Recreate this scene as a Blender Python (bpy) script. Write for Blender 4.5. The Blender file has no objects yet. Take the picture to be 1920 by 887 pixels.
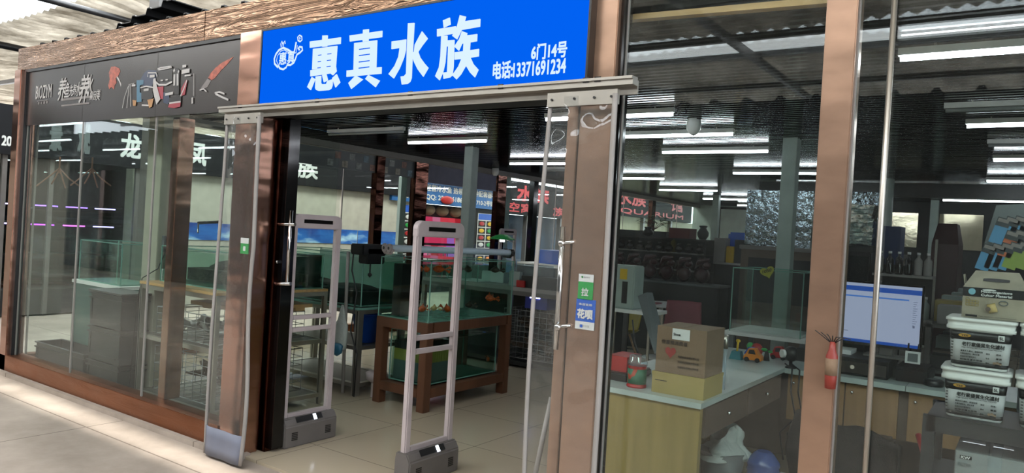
import bpy, bmesh, math, random
from mathutils import Vector, Matrix
random.seed(7)
sc = bpy.context.scene
COL = sc.collection
V = Vector
# ------------------------------------------------------------------ camera, world, sun, exposure
F = 1400.0; EYE = 1.6
ROLL, YAW, PITCH = math.radians(3.43), math.radians(34.8), -math.radians(0.43)
FW = V((-math.sin(YAW)*math.cos(PITCH), math.cos(YAW)*math.cos(PITCH), math.sin(PITCH)))
R0 = V((math.cos(YAW), math.sin(YAW), 0)); U0 = R0.cross(FW)
RT = R0*math.cos(ROLL)+U0*math.sin(ROLL); UP = -R0*math.sin(ROLL)+U0*math.cos(ROLL)
CAM = V((0, 0, EYE))
cam = bpy.data.cameras.new('camera'); cam.sensor_width = 36; cam.lens = F/1920*36
cam.clip_start = .05; cam.clip_end = 200
co = bpy.data.objects.new('camera', cam); COL.objects.link(co)
co.matrix_world = Matrix(((RT.x, UP.x, -FW.x, CAM.x), (RT.y, UP.y, -FW.y, CAM.y), (RT.z, UP.z, -FW.z, CAM.z), (0, 0, 0, 1)))
sc.camera = co
sc.view_settings.view_transform = 'Standard'; sc.view_settings.look = 'None'
sc.view_settings.exposure = 0.0; sc.view_settings.gamma = 1; sc.view_settings.use_curve_mapping = False
sc.cycles.transparent_max_bounces = 40; sc.cycles.max_bounces = 10; sc.cycles.glossy_bounces = 5; sc.cycles.diffuse_bounces = 3
sc.cycles.caustics_reflective = False; sc.cycles.caustics_refractive = False
sc.cycles.sample_clamp_indirect = 6
w = bpy.data.worlds.new('world'); sc.world = w; w.use_nodes = True
w.node_tree.nodes['Background'].inputs[0].default_value = (.86, .93, 1, 1)
w.node_tree.nodes['Background'].inputs[1].default_value = 5.0
sun = bpy.data.lights.new('sun', 'SUN'); sun.energy = 11; sun.angle = math.radians(2.5); sun.color = (1, .93, .82)
so = bpy.data.objects.new('sun', sun); COL.objects.link(so)
SUN_DIR = V((.12, .42, -1)).normalized()
so.rotation_euler = SUN_DIR.to_track_quat('-Z', 'Y').to_euler()
def area(name, loc, sx, sy, e, color=(1, 1, 1), rot=(0, 0, 0)):
    l = bpy.data.lights.new(name, 'AREA'); l.shape = 'RECTANGLE'; l.size = sx; l.size_y = sy; l.energy = e; l.color = color
    o = bpy.data.objects.new(name, l); o.location = loc; o.rotation_euler = rot; COL.objects.link(o); return o
ROOFZ = 5.0
area('fill_front', (-6, -.9, ROOFZ-.12), 18, 1.1, 750, (1, .97, .93))  # unseen main light added over the front aisle
area('skylight_opposite', (-6, -6.0, ROOFZ-.12), 22, .8, 380, (.93, .97, 1))
area('skylight_shop', (-14, 5.1, ROOFZ-.12), 12, 1.2, 330, (.97, .98, 1))
area('fill_side_aisle', (-9.8, 15, ROOFZ-.12), 1.2, 20, 900, (1, .98, .94))  # added fill light for the side aisle; the roof has no strip here

# ------------------------------------------------------------------ pixel -> world helpers (frame 1920x887)
def ray(x, y): return FW*F+RT*(x-960)-UP*(y-443.5)
def aY(x, y, Y): d = ray(x, y); return CAM+d*(Y/d.y)
def aX(x, y, X): d = ray(x, y); return CAM+d*(X/d.x)
def aZ(x, y, Z): d = ray(x, y); return CAM+d*((Z-EYE)/d.z)

# ------------------------------------------------------------------ materials
def lin(c):
    if isinstance(c, str): c = tuple(int(c[i:i+2], 16)/255 for i in (0, 2, 4))
    return tuple((v/12.92 if v <= .04045 else ((v+.055)/1.055)**2.4) for v in c)+(1,)
def new(name):
    m = bpy.data.materials.new(name); m.use_nodes = True; return m, m.node_tree.nodes, m.node_tree.links
def mat(name, c, rough=.5, metal=0, bump=0, bscale=20, vary=.08, vscale=6, spec=.5, stretch=None):
    m, n, l = new(name); p = n['Principled BSDF']
    p.inputs['Roughness'].default_value = rough; p.inputs['Metallic'].default_value = metal
    p.inputs['Specular IOR Level'].default_value = spec
    tc = n.new('ShaderNodeTexCoord'); mp = n.new('ShaderNodeMapping'); l.new(tc.outputs['Object'], mp.inputs[0])
    if stretch: mp.inputs['Scale'].default_value = stretch
    nz = n.new('ShaderNodeTexNoise'); nz.inputs['Scale'].default_value = vscale; nz.inputs['Detail'].default_value = 4
    l.new(mp.outputs[0], nz.inputs['Vector'])
    cr = n.new('ShaderNodeValToRGB'); c = lin(c)
    cr.color_ramp.elements[0].color = tuple(v*(1-vary) for v in c[:3])+(1,); cr.color_ramp.elements[0].position = .3
    cr.color_ramp.elements[1].color = tuple(min(1, v*(1+vary)) for v in c[:3])+(1,); cr.color_ramp.elements[1].position = .7
    l.new(nz.outputs[0], cr.inputs[0]); l.new(cr.outputs[0], p.inputs['Base Color'])
    if bump:
        n2 = n.new('ShaderNodeTexNoise'); n2.inputs['Scale'].default_value = bscale; l.new(mp.outputs[0], n2.inputs['Vector'])
        b = n.new('ShaderNodeBump'); b.inputs['Strength'].default_value = bump; b.inputs['Distance'].default_value = .02
        l.new(n2.outputs[0], b.inputs['Height']); l.new(b.outputs[0], p.inputs['Normal'])
    return m
def emit(name, c, s=1.0):
    m, n, l = new(name); n.remove(n['Principled BSDF']); e = n.new('ShaderNodeEmission')
    e.inputs[0].default_value = lin(c); e.inputs[1].default_value = s
    l.new(e.outputs[0], n['Material Output'].inputs[0]); return m
def glass(name, tint=(.97, 1, .99), f0=.045, rough=0.0, dirt=0.0, bump=0, milky=(.8, .85, .82)):
    m, n, l = new(name); n.remove(n['Principled BSDF'])
    t = n.new('ShaderNodeBsdfTransparent'); t.inputs[0].default_value = (*tint, 1)
    g = n.new('ShaderNodeBsdfGlossy'); g.inputs['Roughness'].default_value = rough
    lw = n.new('ShaderNodeLayerWeight'); lw.inputs[0].default_value = .5
    pw = n.new('ShaderNodeMath'); pw.operation = 'POWER'; pw.inputs[1].default_value = 5; l.new(lw.outputs['Facing'], pw.inputs[0])
    ma = n.new('ShaderNodeMath'); ma.operation = 'MULTIPLY_ADD'; ma.inputs[1].default_value = 1-f0; ma.inputs[2].default_value = f0; l.new(pw.outputs[0], ma.inputs[0])
    mx = n.new('ShaderNodeMixShader'); l.new(ma.outputs[0], mx.inputs[0]); l.new(t.outputs[0], mx.inputs[1]); l.new(g.outputs[0], mx.inputs[2])
    last = mx
    if bump:
        tc = n.new('ShaderNodeTexCoord'); nz = n.new('ShaderNodeTexNoise'); nz.inputs['Scale'].default_value = 3; l.new(tc.outputs['Object'], nz.inputs['Vector'])
        b = n.new('ShaderNodeBump'); b.inputs['Strength'].default_value = bump; b.inputs['Distance'].default_value = .05
        l.new(nz.outputs[0], b.inputs['Height']); l.new(b.outputs[0], g.inputs['Normal'])
    if dirt:
        tc = n.new('ShaderNodeTexCoord'); nz = n.new('ShaderNodeTexNoise'); nz.inputs['Scale'].default_value = 2.3; nz.inputs['Detail'].default_value = 6; l.new(tc.outputs['Object'], nz.inputs['Vector'])
        mr = n.new('ShaderNodeMapRange'); mr.inputs[1].default_value = .3; mr.inputs[2].default_value = .75; mr.inputs[3].default_value = dirt*.4; mr.inputs[4].default_value = dirt; l.new(nz.outputs[0], mr.inputs[0])
        d = n.new('ShaderNodeBsdfDiffuse'); d.inputs[0].default_value = (*milky, 1)
        m2 = n.new('ShaderNodeMixShader'); l.new(mr.outputs[0], m2.inputs[0]); l.new(mx.outputs[0], m2.inputs[1]); l.new(d.outputs[0], m2.inputs[2]); last = m2
    l.new(last.outputs[0], n['Material Output'].inputs[0]); return m
def copper(name, c, rough, wave, grain):
    m, n, l = new(name); p = n['Principled BSDF']; p.inputs['Metallic'].default_value = 1; p.inputs['Roughness'].default_value = rough
    p.inputs['Base Color'].default_value = lin(c)
    tc = n.new('ShaderNodeTexCoord'); mp = n.new('ShaderNodeMapping'); l.new(tc.outputs['Object'], mp.inputs[0]); mp.inputs['Scale'].default_value = (.8, .8, 2.6)
    n1 = n.new('ShaderNodeTexNoise'); n1.inputs['Scale'].default_value = 2.2; n1.inputs['Detail'].default_value = 1.5; l.new(mp.outputs[0], n1.inputs['Vector'])
    b1 = n.new('ShaderNodeBump'); b1.inputs['Strength'].default_value = wave; b1.inputs['Distance'].default_value = .06; l.new(n1.outputs[0], b1.inputs['Height'])
    mp2 = n.new('ShaderNodeMapping'); l.new(tc.outputs['Object'], mp2.inputs[0]); mp2.inputs['Scale'].default_value = (.7, .7, 9)
    wv = n.new('ShaderNodeTexNoise'); wv.inputs['Scale'].default_value = 1.6; wv.inputs['Detail'].default_value = 2; wv.inputs['Distortion'].default_value = 1.4; l.new(mp2.outputs[0], wv.inputs['Vector'])
    sn = n.new('ShaderNodeMath'); sn.operation = 'SINE'; mu = n.new('ShaderNodeMath'); mu.operation = 'MULTIPLY'; mu.inputs[1].default_value = 70; l.new(wv.outputs[0], mu.inputs[0]); l.new(mu.outputs[0], sn.inputs[0])
    b2 = n.new('ShaderNodeBump'); b2.inputs['Strength'].default_value = grain; b2.inputs['Distance'].default_value = .004; l.new(sn.outputs[0], b2.inputs['Height']); l.new(b1.outputs[0], b2.inputs['Normal'])
    l.new(b2.outputs[0], p.inputs['Normal']); return m

M = {}
M['glass'] = glass('clear window glass', (.90, .95, .93), .034, dirt=.007)
M['glass_side'] = glass('side window glass', (.95, .99, .97), .045)
M['tank_glass'] = glass('aquarium glass', (.93, .985, .965), .04)
M['tank_edge'] = mat('green glass edge', '6F9A8E', .2)
M['water'] = glass('aquarium water', (.80, .94, .89), .03, bump=.15)
M['water_dark'] = glass('dim aquarium water', (.55, .74, .69), .03, bump=.15)
M['pvc'] = glass('clear soft plastic', (.93, .94, .94), .05, dirt=.05, bump=.8)
M['plastic_clear'] = glass('clear plastic', (.82, .9, .95), .09, dirt=.12)
M['copper'] = copper('rose copper mirror sheet', 'A58070', .2, .22, .0)
M['copper_grain'] = copper('rose copper rippled sheet', '8C715D', .22, .35, .24)
M['copper_base'] = copper('worn copper kick sheet', '86583F', .38, .5, .1)
M['copper_dark'] = copper('dark copper sheet', '4A3028', .12, .3, .04)
M['copper_film'] = mat('rose copper sheet with hazy film', 'A1836F', .28, .7, bump=.25, bscale=2.5, stretch=(1, 1, 2), vary=.12)
M['alu'] = mat('aluminium', 'A8A49C', .35, .85)
M['alu_dark'] = mat('grey metal', '6E6C6A', .45, .5)
M['alu_matte'] = mat('grey coated edge', '8B8784', .55)
M['steel'] = mat('polished steel', 'C8C8C8', .12, 1)
M['black'] = mat('black plastic', '0E0E10', .4)
M['black_gloss'] = mat('black gloss', '08090A', .1)
M['soft_black'] = mat('black cloth', '0D1013', .9, bump=.3, bscale=200)
M['white'] = mat('white plastic', 'D4D4D2', .4)
M['rack_dark'] = mat('dark painted rack', '1E2124', .5)
M['red_dull'] = mat('dull red reflection', '7C2B22', .45)  # toned down for the reflected bottle on the copper post
M['gate'] = mat('pinkish grey plastic', 'A79D9E', .45)
M['gate_box'] = mat('dark grey base plastic', '5E5A58', .45)
M['white_wall'] = mat('off white board', 'A9A79C', .7)
M['cream'] = mat('cream painted column', '999788', .6)
M['col_grey'] = mat('pale green grey column', '94A19C', .55)
M['wood'] = mat('stained pine', '553624', .5, vary=.3, vscale=5, stretch=(1, 1, .15), bump=.1)
M['ply'] = mat('pine board', 'B08A5A', .5, vary=.2, vscale=8, stretch=(.2, 3, 3))
M['oak'] = mat('yellow oak laminate', '8D7A4A', .45, vary=.12, vscale=5, stretch=(4, 4, .3))
M['oak_brown'] = mat('tan laminate', '8A6A48', .5, vary=.1, vscale=6, stretch=(4, 4, .4))
M['desk_white'] = mat('pale desk laminate', 'A9B4B1', .3)
M['desk_grey'] = mat('grey brown laminate', '55483E', .5)
M['card'] = mat('brown cardboard', '75604C', .8, bump=.1, bscale=60)
M['card_y'] = mat('yellow carton', '97854F', .7)
M['red'] = mat('red plastic', 'A01C1C', .4)
M['pink'] = mat('dusty pink shell', '8C4A52', .5)
M['yellow'] = mat('yellow plastic', 'C8A418', .45)
M['orange'] = mat('orange plastic', 'D07A18', .4)
M['blue'] = mat('blue plastic', '1C55B4', .4)
M['teal'] = mat('teal plastic', '1E6E78', .4)
M['green'] = mat('green plastic', '1E9040', .4)
M['grey'] = mat('grey plastic', '5C6264', .5)
M['grey_dark'] = mat('dark grey crate plastic', '292C2C', .5)
M['teal_panel'] = mat('teal cabinet board', '2F5650', .5)
M['drift'] = mat('driftwood', '4E4238', .9, bump=.8, bscale=30, vary=.4)
M['wire'] = mat('steel wire', '8E9090', .35, .8)
M['dark_wall'] = mat('dark shop fittings', '15191C', .6)
M['fascia'] = mat('black fascia board', '101216', .7, spec=.2)
M['banner'] = mat('glossy charcoal film', '262221', .27, vary=.25, vscale=1.2)
M['letter'] = mat('white lettering', 'C9CCCB', .5)
M['letter_grey'] = mat('faded lettering', '5C6264', .5)
M['letter_red'] = mat('red lettering', 'B02A30', .5)
M['letter_black'] = mat('black print', '141414', .6)
M['sign_blue'] = emit('lit blue sign face', '0262F2', 1.0)
M['sign_white'] = emit('lit white sign letters', 'DDF4FF', 1.0)
M['sign_blue2'] = mat('blue shop sign', '1D5A96', .4)
M['tube'] = emit('white lamp tube', 'F4F7FF', 26)
M['tube_off'] = mat('unlit lamp tube', '8E9496', .3)
M['foil'] = mat('crumpled foil', 'B9C2C4', .18, 1, bump=1, bscale=9)
M['foil2'] = mat('dim foil wrap', '8E9AA0', .22, 1, bump=1, bscale=14)
def tiles():
    m, n, l = new('polished beige floor tile'); p = n['Principled BSDF']; p.inputs['Roughness'].default_value = .12
    tc = n.new('ShaderNodeTexCoord'); mp = n.new('ShaderNodeMapping'); l.new(tc.outputs['Object'], mp.inputs[0]); mp.inputs['Location'].default_value = (.15, .05, 0)
    b = n.new('ShaderNodeTexBrick'); b.offset = 0; b.squash = 1
    b.inputs['Color1'].default_value = lin('A79B86'); b.inputs['Color2'].default_value = lin('AB9F8C'); b.inputs['Mortar'].default_value = lin('7E7466')
    b.inputs['Scale'].default_value = 1; b.inputs['Mortar Size'].default_value = .004; b.inputs['Brick Width'].default_value = .8; b.inputs['Row Height'].default_value = .8
    l.new(mp.outputs[0], b.inputs['Vector']); l.new(b.outputs['Color'], p.inputs['Base Color'])
    nz = n.new('ShaderNodeTexNoise'); nz.inputs['Scale'].default_value = 3; l.new(tc.outputs['Object'], nz.inputs['Vector'])
    mr = n.new('ShaderNodeMapRange'); mr.inputs[3].default_value = .08; mr.inputs[4].default_value = .25; l.new(nz.outputs[0], mr.inputs[0]); l.new(mr.outputs[0], p.inputs['Roughness'])
    return m
M['tiles'] = tiles()
def concrete():
    m, n, l = new('worn concrete'); p = n['Principled BSDF']; p.inputs['Roughness'].default_value = .75
    tc = n.new('ShaderNodeTexCoord'); nz = n.new('ShaderNodeTexNoise'); nz.inputs['Scale'].default_value = 1.3; nz.inputs['Detail'].default_value = 9; nz.inputs['Roughness'].default_value = .65; l.new(tc.outputs['Object'], nz.inputs['Vector'])
    cr = n.new('ShaderNodeValToRGB'); e = cr.color_ramp.elements; e[0].position = .3; e[0].color = lin('7F756C'); e[1].position = .7; e[1].color = lin('A79C92'); l.new(nz.outputs[0], cr.inputs[0])
    b = n.new('ShaderNodeTexBrick'); b.offset = 0; b.inputs['Color1'].default_value = b.inputs['Color2'].default_value = (1, 1, 1, 1); b.inputs['Mortar'].default_value = (.45, .42, .4, 1)
    b.inputs['Scale'].default_value = 1; b.inputs['Mortar Size'].default_value = .006; b.inputs['Brick Width'].default_value = 3.0; b.inputs['Row Height'].default_value = 1.75
    mp = n.new('ShaderNodeMapping'); mp.inputs['Location'].default_value = (1.6, .5, 0); l.new(tc.outputs['Object'], mp.inputs[0]); l.new(mp.outputs[0], b.inputs['Vector'])
    mx = n.new('ShaderNodeMixRGB'); mx.blend_type = 'MULTIPLY'; mx.inputs[0].default_value = 1; l.new(cr.outputs[0], mx.inputs[1]); l.new(b.outputs['Color'], mx.inputs[2]); l.new(mx.outputs[0], p.inputs['Base Color'])
    bp = n.new('ShaderNodeBump'); bp.inputs['Strength'].default_value = .3; bp.inputs['Distance'].default_value = .01; l.new(nz.outputs[0], bp.inputs['Height']); l.new(bp.outputs[0], p.inputs['Normal'])
    return m
M['concrete'] = concrete()
def roofmat():
    m, n, l = new('silver lined corrugated roof sheet'); p = n['Principled BSDF']
    tc = n.new('ShaderNodeTexCoord'); mp = n.new('ShaderNodeMapping'); l.new(tc.outputs['Object'], mp.inputs[0]); mp.inputs['Scale'].default_value = (1, .5, 1)
    nz = n.new('ShaderNodeTexNoise'); nz.inputs['Scale'].default_value = 1.6; nz.inputs['Detail'].default_value = 8; nz.inputs['Roughness'].default_value = .7; l.new(mp.outputs[0], nz.inputs['Vector'])
    cr = n.new('ShaderNodeValToRGB'); e = cr.color_ramp.elements; e[0].position = .35; e[0].color = lin('A09A90'); e[1].position = .65; e[1].color = lin('E4E0D8'); l.new(nz.outputs[0], cr.inputs[0])
    l.new(cr.outputs[0], p.inputs['Base Color']); p.inputs['Roughness'].default_value = .45; p.inputs['Metallic'].default_value = .2
    bp = n.new('ShaderNodeBump'); bp.inputs['Strength'].default_value = .9; bp.inputs['Distance'].default_value = .05; l.new(nz.outputs[0], bp.inputs['Height']); l.new(bp.outputs[0], p.inputs['Normal'])
    tr = n.new('ShaderNodeBsdfTranslucent'); l.new(cr.outputs[0], tr.inputs[0]); mx = n.new('ShaderNodeMixShader'); mx.inputs[0].default_value = .5
    l.new(p.outputs[0], mx.inputs[1]); l.new(tr.outputs[0], mx.inputs[2]); l.new(mx.outputs[0], n['Material Output'].inputs[0]); return m
M['roof'] = roofmat()
def skymat():
    m, n, l = new('milky translucent roof sheet'); n.remove(n['Principled BSDF'])
    tr = n.new('ShaderNodeBsdfTranslucent'); tr.inputs[0].default_value = (.9, .93, .95, 1)
    t = n.new('ShaderNodeBsdfTransparent'); t.inputs[0].default_value = (.9, .93, .95, 1)
    wv = n.new('ShaderNodeTexWave'); wv.inputs['Scale'].default_value = 3; tc = n.new('ShaderNodeTexCoord'); l.new(tc.outputs['Object'], wv.inputs[0])
    mr = n.new('ShaderNodeMapRange'); mr.inputs[3].default_value = .3; mr.inputs[4].default_value = .6; l.new(wv.outputs[1], mr.inputs[0])
    mx = n.new('ShaderNodeMixShader'); l.new(mr.outputs[0], mx.inputs[0]); l.new(tr.outputs[0], mx.inputs[1]); l.new(t.outputs[0], mx.inputs[2]); l.new(mx.outputs[0], n['Material Output'].inputs[0]); return m
M['skysheet'] = skymat()

# ------------------------------------------------------------------ mesh helpers
class MB:
    def __init__(s): s.bm = bmesh.new(); s.mi = 0
    def _f(s, vs, smooth=False):
        try:
            f = s.bm.faces.new(vs); f.material_index = s.mi; f.smooth = smooth; return f
        except ValueError: return None
    def box(s, a, b, xf=None):
        x0, y0, z0 = a; x1, y1, z1 = b
        p = [V((x, y, z)) for z in (z0, z1) for (x, y) in ((x0, y0), (x1, y0), (x1, y1), (x0, y1))]
        if xf is not None: p = [xf @ q for q in p]
        v = [s.bm.verts.new(q) for q in p]
        for f in ((3, 2, 1, 0), (4, 5, 6, 7), (0, 1, 5, 4), (1, 2, 6, 5), (2, 3, 7, 6), (3, 0, 4, 7)): s._f([v[i] for i in f])
        return s
    def tbox(s, c, top, bot, z0, z1, xf=None):      # tapered box: half sizes at top / bottom
        p = [V((c[0]+sx*h[0], c[1]+sy*h[1], z)) for (z, h) in ((z0, bot), (z1, top)) for (sx, sy) in ((-1, -1), (1, -1), (1, 1), (-1, 1))]
        if xf is not None: p = [xf @ q for q in p]
        v = [s.bm.verts.new(q) for q in p]
        for f in ((3, 2, 1, 0), (4, 5, 6, 7), (0, 1, 5, 4), (1, 2, 6, 5), (2, 3, 7, 6), (3, 0, 4, 7)): s._f([v[i] for i in f])
        return s
    def prism(s, pts, d):                            # polygon pushed along vector d
        pts = [V(p) for p in pts]; d = V(d); n = len(pts)
        a = [s.bm.verts.new(p) for p in pts]; b = [s.bm.verts.new(p+d) for p in pts]
        s._f(a[::-1]); s._f(b)
        for i in range(n): s._f([a[i], a[(i+1) % n], b[(i+1) % n], b[i]])
        return s
    def tube(s, pts, r, seg=8, cap=True):
        pts = [V(p) for p in pts]; rings = []; rr = r if isinstance(r, (list, tuple)) else [r]*len(pts); prev = None
        for i, p in enumerate(pts):
            t = (pts[min(i+1, len(pts)-1)]-pts[max(i-1, 0)]).normalized()
            if prev is None: u = t.orthogonal().normalized()
            else:
                u = prev-t*prev.dot(t)
                u = u.normalized() if u.length > 1e-6 else t.orthogonal().normalized()
            prev = u; v = t.cross(u)
            rings.append([s.bm.verts.new(p+(u*math.cos(a)+v*math.sin(a))*rr[i]) for a in [2*math.pi*k/seg for k in range(seg)]])
        for i in range(len(rings)-1):
            for k in range(seg): s._f([rings[i][k], rings[i][(k+1) % seg], rings[i+1][(k+1) % seg], rings[i+1][k]], True)
        if cap: s._f(rings[0][::-1]); s._f(rings[-1])
        return s
    def lathe(s, c, prof, seg=20, xf=None, sx=1, sy=1):
        rings = []
        for (r, z) in prof:
            ps = [V((c[0]+r*sx*math.cos(a), c[1]+r*sy*math.sin(a), c[2]+z)) for a in [2*math.pi*k/seg for k in range(seg)]]
            if xf is not None: ps = [xf @ q for q in ps]
            rings.append([s.bm.verts.new(q) for q in ps])
        for i in range(len(rings)-1):
            for k in range(seg): s._f([rings[i][k], rings[i][(k+1) % seg], rings[i+1][(k+1) % seg], rings[i+1][k]], True)
        s._f(rings[0][::-1]); s._f(rings[-1]); return s
    def ball(s, c, r, seg=14, rings=8):
        rx, ry, rz = r if isinstance(r, (tuple, list)) else (r, r, r)
        return s.lathe(c, [(max(1e-3, math.sin(math.pi*i/rings)), -math.cos(math.pi*i/rings)) for i in range(rings+1)], seg, Matrix.Translation(V(c)) @ Matrix.Diagonal((rx, ry, rz, 1)) @ Matrix.Translation(-V(c)))
    def ribbon(s, pts, wd, n, th=.002):              # flat stroke of width wd on a surface with normal n
        pts = [V(p) for p in pts]; n = V(n).normalized(); L = []; Rr = []
        for i, p in enumerate(pts):
            t = (pts[min(i+1, len(pts)-1)]-pts[max(i-1, 0)]).normalized(); u = t.cross(n).normalized()*wd/2
            L.append(s.bm.verts.new(p+u+n*th)); Rr.append(s.bm.verts.new(p-u+n*th))
        for i in range(len(pts)-1): s._f([L[i], Rr[i], Rr[i+1], L[i+1]])
        return s
    def sheet(s, fn, nu, nv, smooth=True):
        g = [[s.bm.verts.new(fn(i/nu, j/nv)) for j in range(nv+1)] for i in range(nu+1)]
        for i in range(nu):
            for j in range(nv): s._f([g[i][j], g[i+1][j], g[i+1][j+1], g[i][j+1]], smooth)
        return s
    def build(s, name, m, parent=None, loc=None, bevel=0, solid=0):
        me = bpy.data.meshes.new(name)
        if bevel: bmesh.ops.bevel(s.bm, geom=s.bm.edges[:], offset=bevel, segments=2, affect='EDGES', clamp_overlap=True)
        bmesh.ops.recalc_face_normals(s.bm, faces=s.bm.faces[:]) if not getattr(s, 'keep', False) else None
        if parent is not None: L = wloc(parent)
        elif loc is not None: L = V(loc)
        else:
            xs = [v.co for v in s.bm.verts]
            L = V(((min(v.x for v in xs)+max(v.x for v in xs))/2, (min(v.y for v in xs)+max(v.y for v in xs))/2, min(v.z for v in xs)))
        if parent is not None and loc is not None: L = V(loc)
        bmesh.ops.translate(s.bm, vec=-L, verts=s.bm.verts[:])
        s.bm.to_mesh(me); s.bm.free()
        for k in (m if isinstance(m, (list, tuple)) else [m]): me.materials.append(M[k] if isinstance(k, str) else k)
        o = bpy.data.objects.new(name, me); COL.objects.link(o)
        if solid:
            md = o.modifiers.new('s', 'SOLIDIFY'); md.thickness = solid; md.offset = 0
        if parent is not None: o.parent = parent; o.location = L-wloc(parent)
        else: o.location = L
        return o
def wloc(o):
    L = V(o.location)
    while o.parent is not None: o = o.parent; L = L+V(o.location)
    return L
def tag(o, label, cat, group=None, kind=None):
    o['label'] = label; o['category'] = cat
    if group: o['group'] = group
    if kind: o['kind'] = kind
    return o
def thing(name, loc, label, cat, group=None):
    o = bpy.data.objects.new(name, None); o.empty_display_size = .1; COL.objects.link(o); o.location = loc
    return tag(o, label, cat, group)
def struct(o): o['kind'] = 'structure'; return o
def dup(root, loc, label=None, group=None, rz=None):
    r = root.copy(); COL.objects.link(r); r.location = loc
    if rz is not None: r.rotation_euler = (0, 0, rz)
    if label: r['label'] = label
    if group: r['group'] = group
    for ch in list(root.children):
        c = ch.copy(); COL.objects.link(c); c.parent = r
        for g in list(ch.children):
            d = g.copy(); COL.objects.link(d); d.parent = c
    return r
_tc = {}
def glyphs(t, spacing=1.0):
    k = (t, spacing)
    if k not in _tc:
        cu = bpy.data.curves.new('t', 'FONT'); cu.body = t; cu.space_character = spacing; cu.resolution_u = 3
        o = bpy.data.objects.new('t', cu); COL.objects.link(o); bpy.context.view_layer.update()
        me = o.to_mesh(); vs = [V(v.co) for v in me.vertices]; fs = [tuple(p.vertices) for p in me.polygons]
        o.to_mesh_clear(); bpy.data.objects.remove(o); bpy.data.curves.remove(cu); _tc[k] = (vs, fs)
    return _tc[k]
def txt(mb, t, o, ex, ez, w, h, bold=0, spacing=1.0, th=.002):
    """text lying in the plane ex, ez; o is its lower left corner, w x h its size"""
    vs, fs = glyphs(t, spacing)
    if not vs: return mb
    x0 = min(v.x for v in vs); x1 = max(v.x for v in vs); y0 = min(v.y for v in vs); y1 = max(v.y for v in vs)
    ex = V(ex).normalized(); ez = V(ez).normalized(); n = ex.cross(ez); o = V(o)
    b = bold*h; offs = [(0, 0)] if not bold else [(dx*b, dy*b) for dx in (-1, 1) for dy in (-1, 1)]+[(0, 0)]
    for k, (dx, dy) in enumerate(offs):
        vv = [mb.bm.verts.new(o+ex*((v.x-x0)/(x1-x0)*w+dx)+ez*((v.y-y0)/(y1-y0)*h+dy)+n*(th+k*.0002)) for v in vs]
        for f in fs: mb._f([vv[i] for i in f])
    mb.keep = True
    return mb
EX, EY, EZ = V((1, 0, 0)), V((0, 1, 0)), V((0, 0, 1))

# ================================================================== SETTING
XL = -7.78; XR = 3.2; FY = 3.12; BACK = 20.2; CZ = 2.67; XN = -11.6
# floors
struct(MB().box((XL-.08, FY-.02, -.06), (XR, BACK, 0)).build('floor', 'tiles'))
o = struct(MB().box((-40, -16, -.12), (8, 40, -.02)).build('ground', 'concrete'))
# indoor ceiling of dark glossy slats running along the front
mb = MB(); y = FY+.22
while y < BACK:
    mb.box((XL, y, CZ-.03), (XR, y+.03, CZ+.02)); y += .085
mb.box((XL, FY+.2, CZ+.031), (XR, BACK, CZ+.08))
M['slat'] = mat('glossy black slats', '06070A', .14, 0, spec=.3)
struct(mb.build('ceiling', 'slat'))
# hall roof: corrugated sheets along Y with two translucent strips, purlins
def roofpiece(x0, x1, y0, y1, m, z=ROOFZ, amp=.035, name='roof'):
    mb = MB(); nx = max(8, int((x1-x0)/.06)); rnd = random.Random(3)
    ph = [rnd.uniform(-1, 1) for _ in range(9)]
    def fn(u, v):
        x = x0+(x1-x0)*u; yy = y0+(y1-y0)*v
        return V((x, yy, z+amp*math.sin(x*2*math.pi/.24)+.05*math.sin(yy*1.7+ph[0])+.04*math.sin(yy*3.1+x*.9+ph[1])))
    mb.sheet(fn, nx, max(2, int((y1-y0)/.4)), False); mb.keep = True
    return struct(mb.build(name, m, solid=.012))
SL = [(-6.5, -5.6), (-1.45, -.35), (4.45, 5.95)]     # translucent strips (y ranges); the middle one is unseen, added with the front light
GAP = (.65, .79)
roofpiece(-30, 6, -13, SL[0][0], 'roof'); roofpiece(-30, 6, SL[0][1], SL[1][0], 'roof'); roofpiece(-30, 6, SL[1][1], GAP[0], 'roof')
roofpiece(-30, 6, GAP[1], SL[2][0], 'roof'); roofpiece(-30, 6, SL[2][1], 36, 'roof')
for (a, b) in SL: roofpiece(-30, 6, a, b, 'skysheet', name='skylight')
mb = MB()
for y in (-12, -9.2, -6.6, -5.5, -3.6, -1.5, -.3, 1.5, 4.35, 8.9, 13.8):
    mb.box((-30, y-.04, ROOFZ-.17), (6, y+.04, ROOFZ-.06))
for x in range(-28, 6, 4):
    mb.box((x-.04, -13, ROOFZ-.3), (x+.04, 3.0, ROOFZ-.18))
struct(mb.build('roof_beam', 'alu_dark'))
mb = MB()
mb.tube([(-17.2, 4.6, 4.72), (-17.2, 9.4, 4.72)], .07); mb.tube([(-12.2, 4.6, 4.62), (-12.1, 9.0, 4.62)], .05)
struct(mb.build('roof_pipe', 'black'))
struct(MB().box((-9.2, 5.0, 0), (-8.98, 5.22, ROOFZ-.2)).build('pillar', 'alu_dark'))
# opposite row across the aisle (seen only as reflections)
mb = MB(); mb.box((-30, -3.6, 0), (6, -3.3, 2.55)); struct(mb.build('wall_opposite', 'dark_wall'))
mb = MB(); mb.box((-30, -3.28, 2.5), (6, -3.12, 3.4))
x = -30
while x < 6: mb.prism([(x, -3.1, 3.38), (x+.05, -3.1, 3.45), (x+.1, -3.1, 3.45), (x+.15, -3.1, 3.38)], (0, -2, 0)); x += .42
struct(mb.build('fascia_opposite', 'fascia'))
mb = MB()
for x in range(-28, 6, 3): mb.box((x-.1, -3.28, 0), (x+.1, -3.15, 2.5))
struct(mb.build('trim_opposite', 'copper_dark'))
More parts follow.
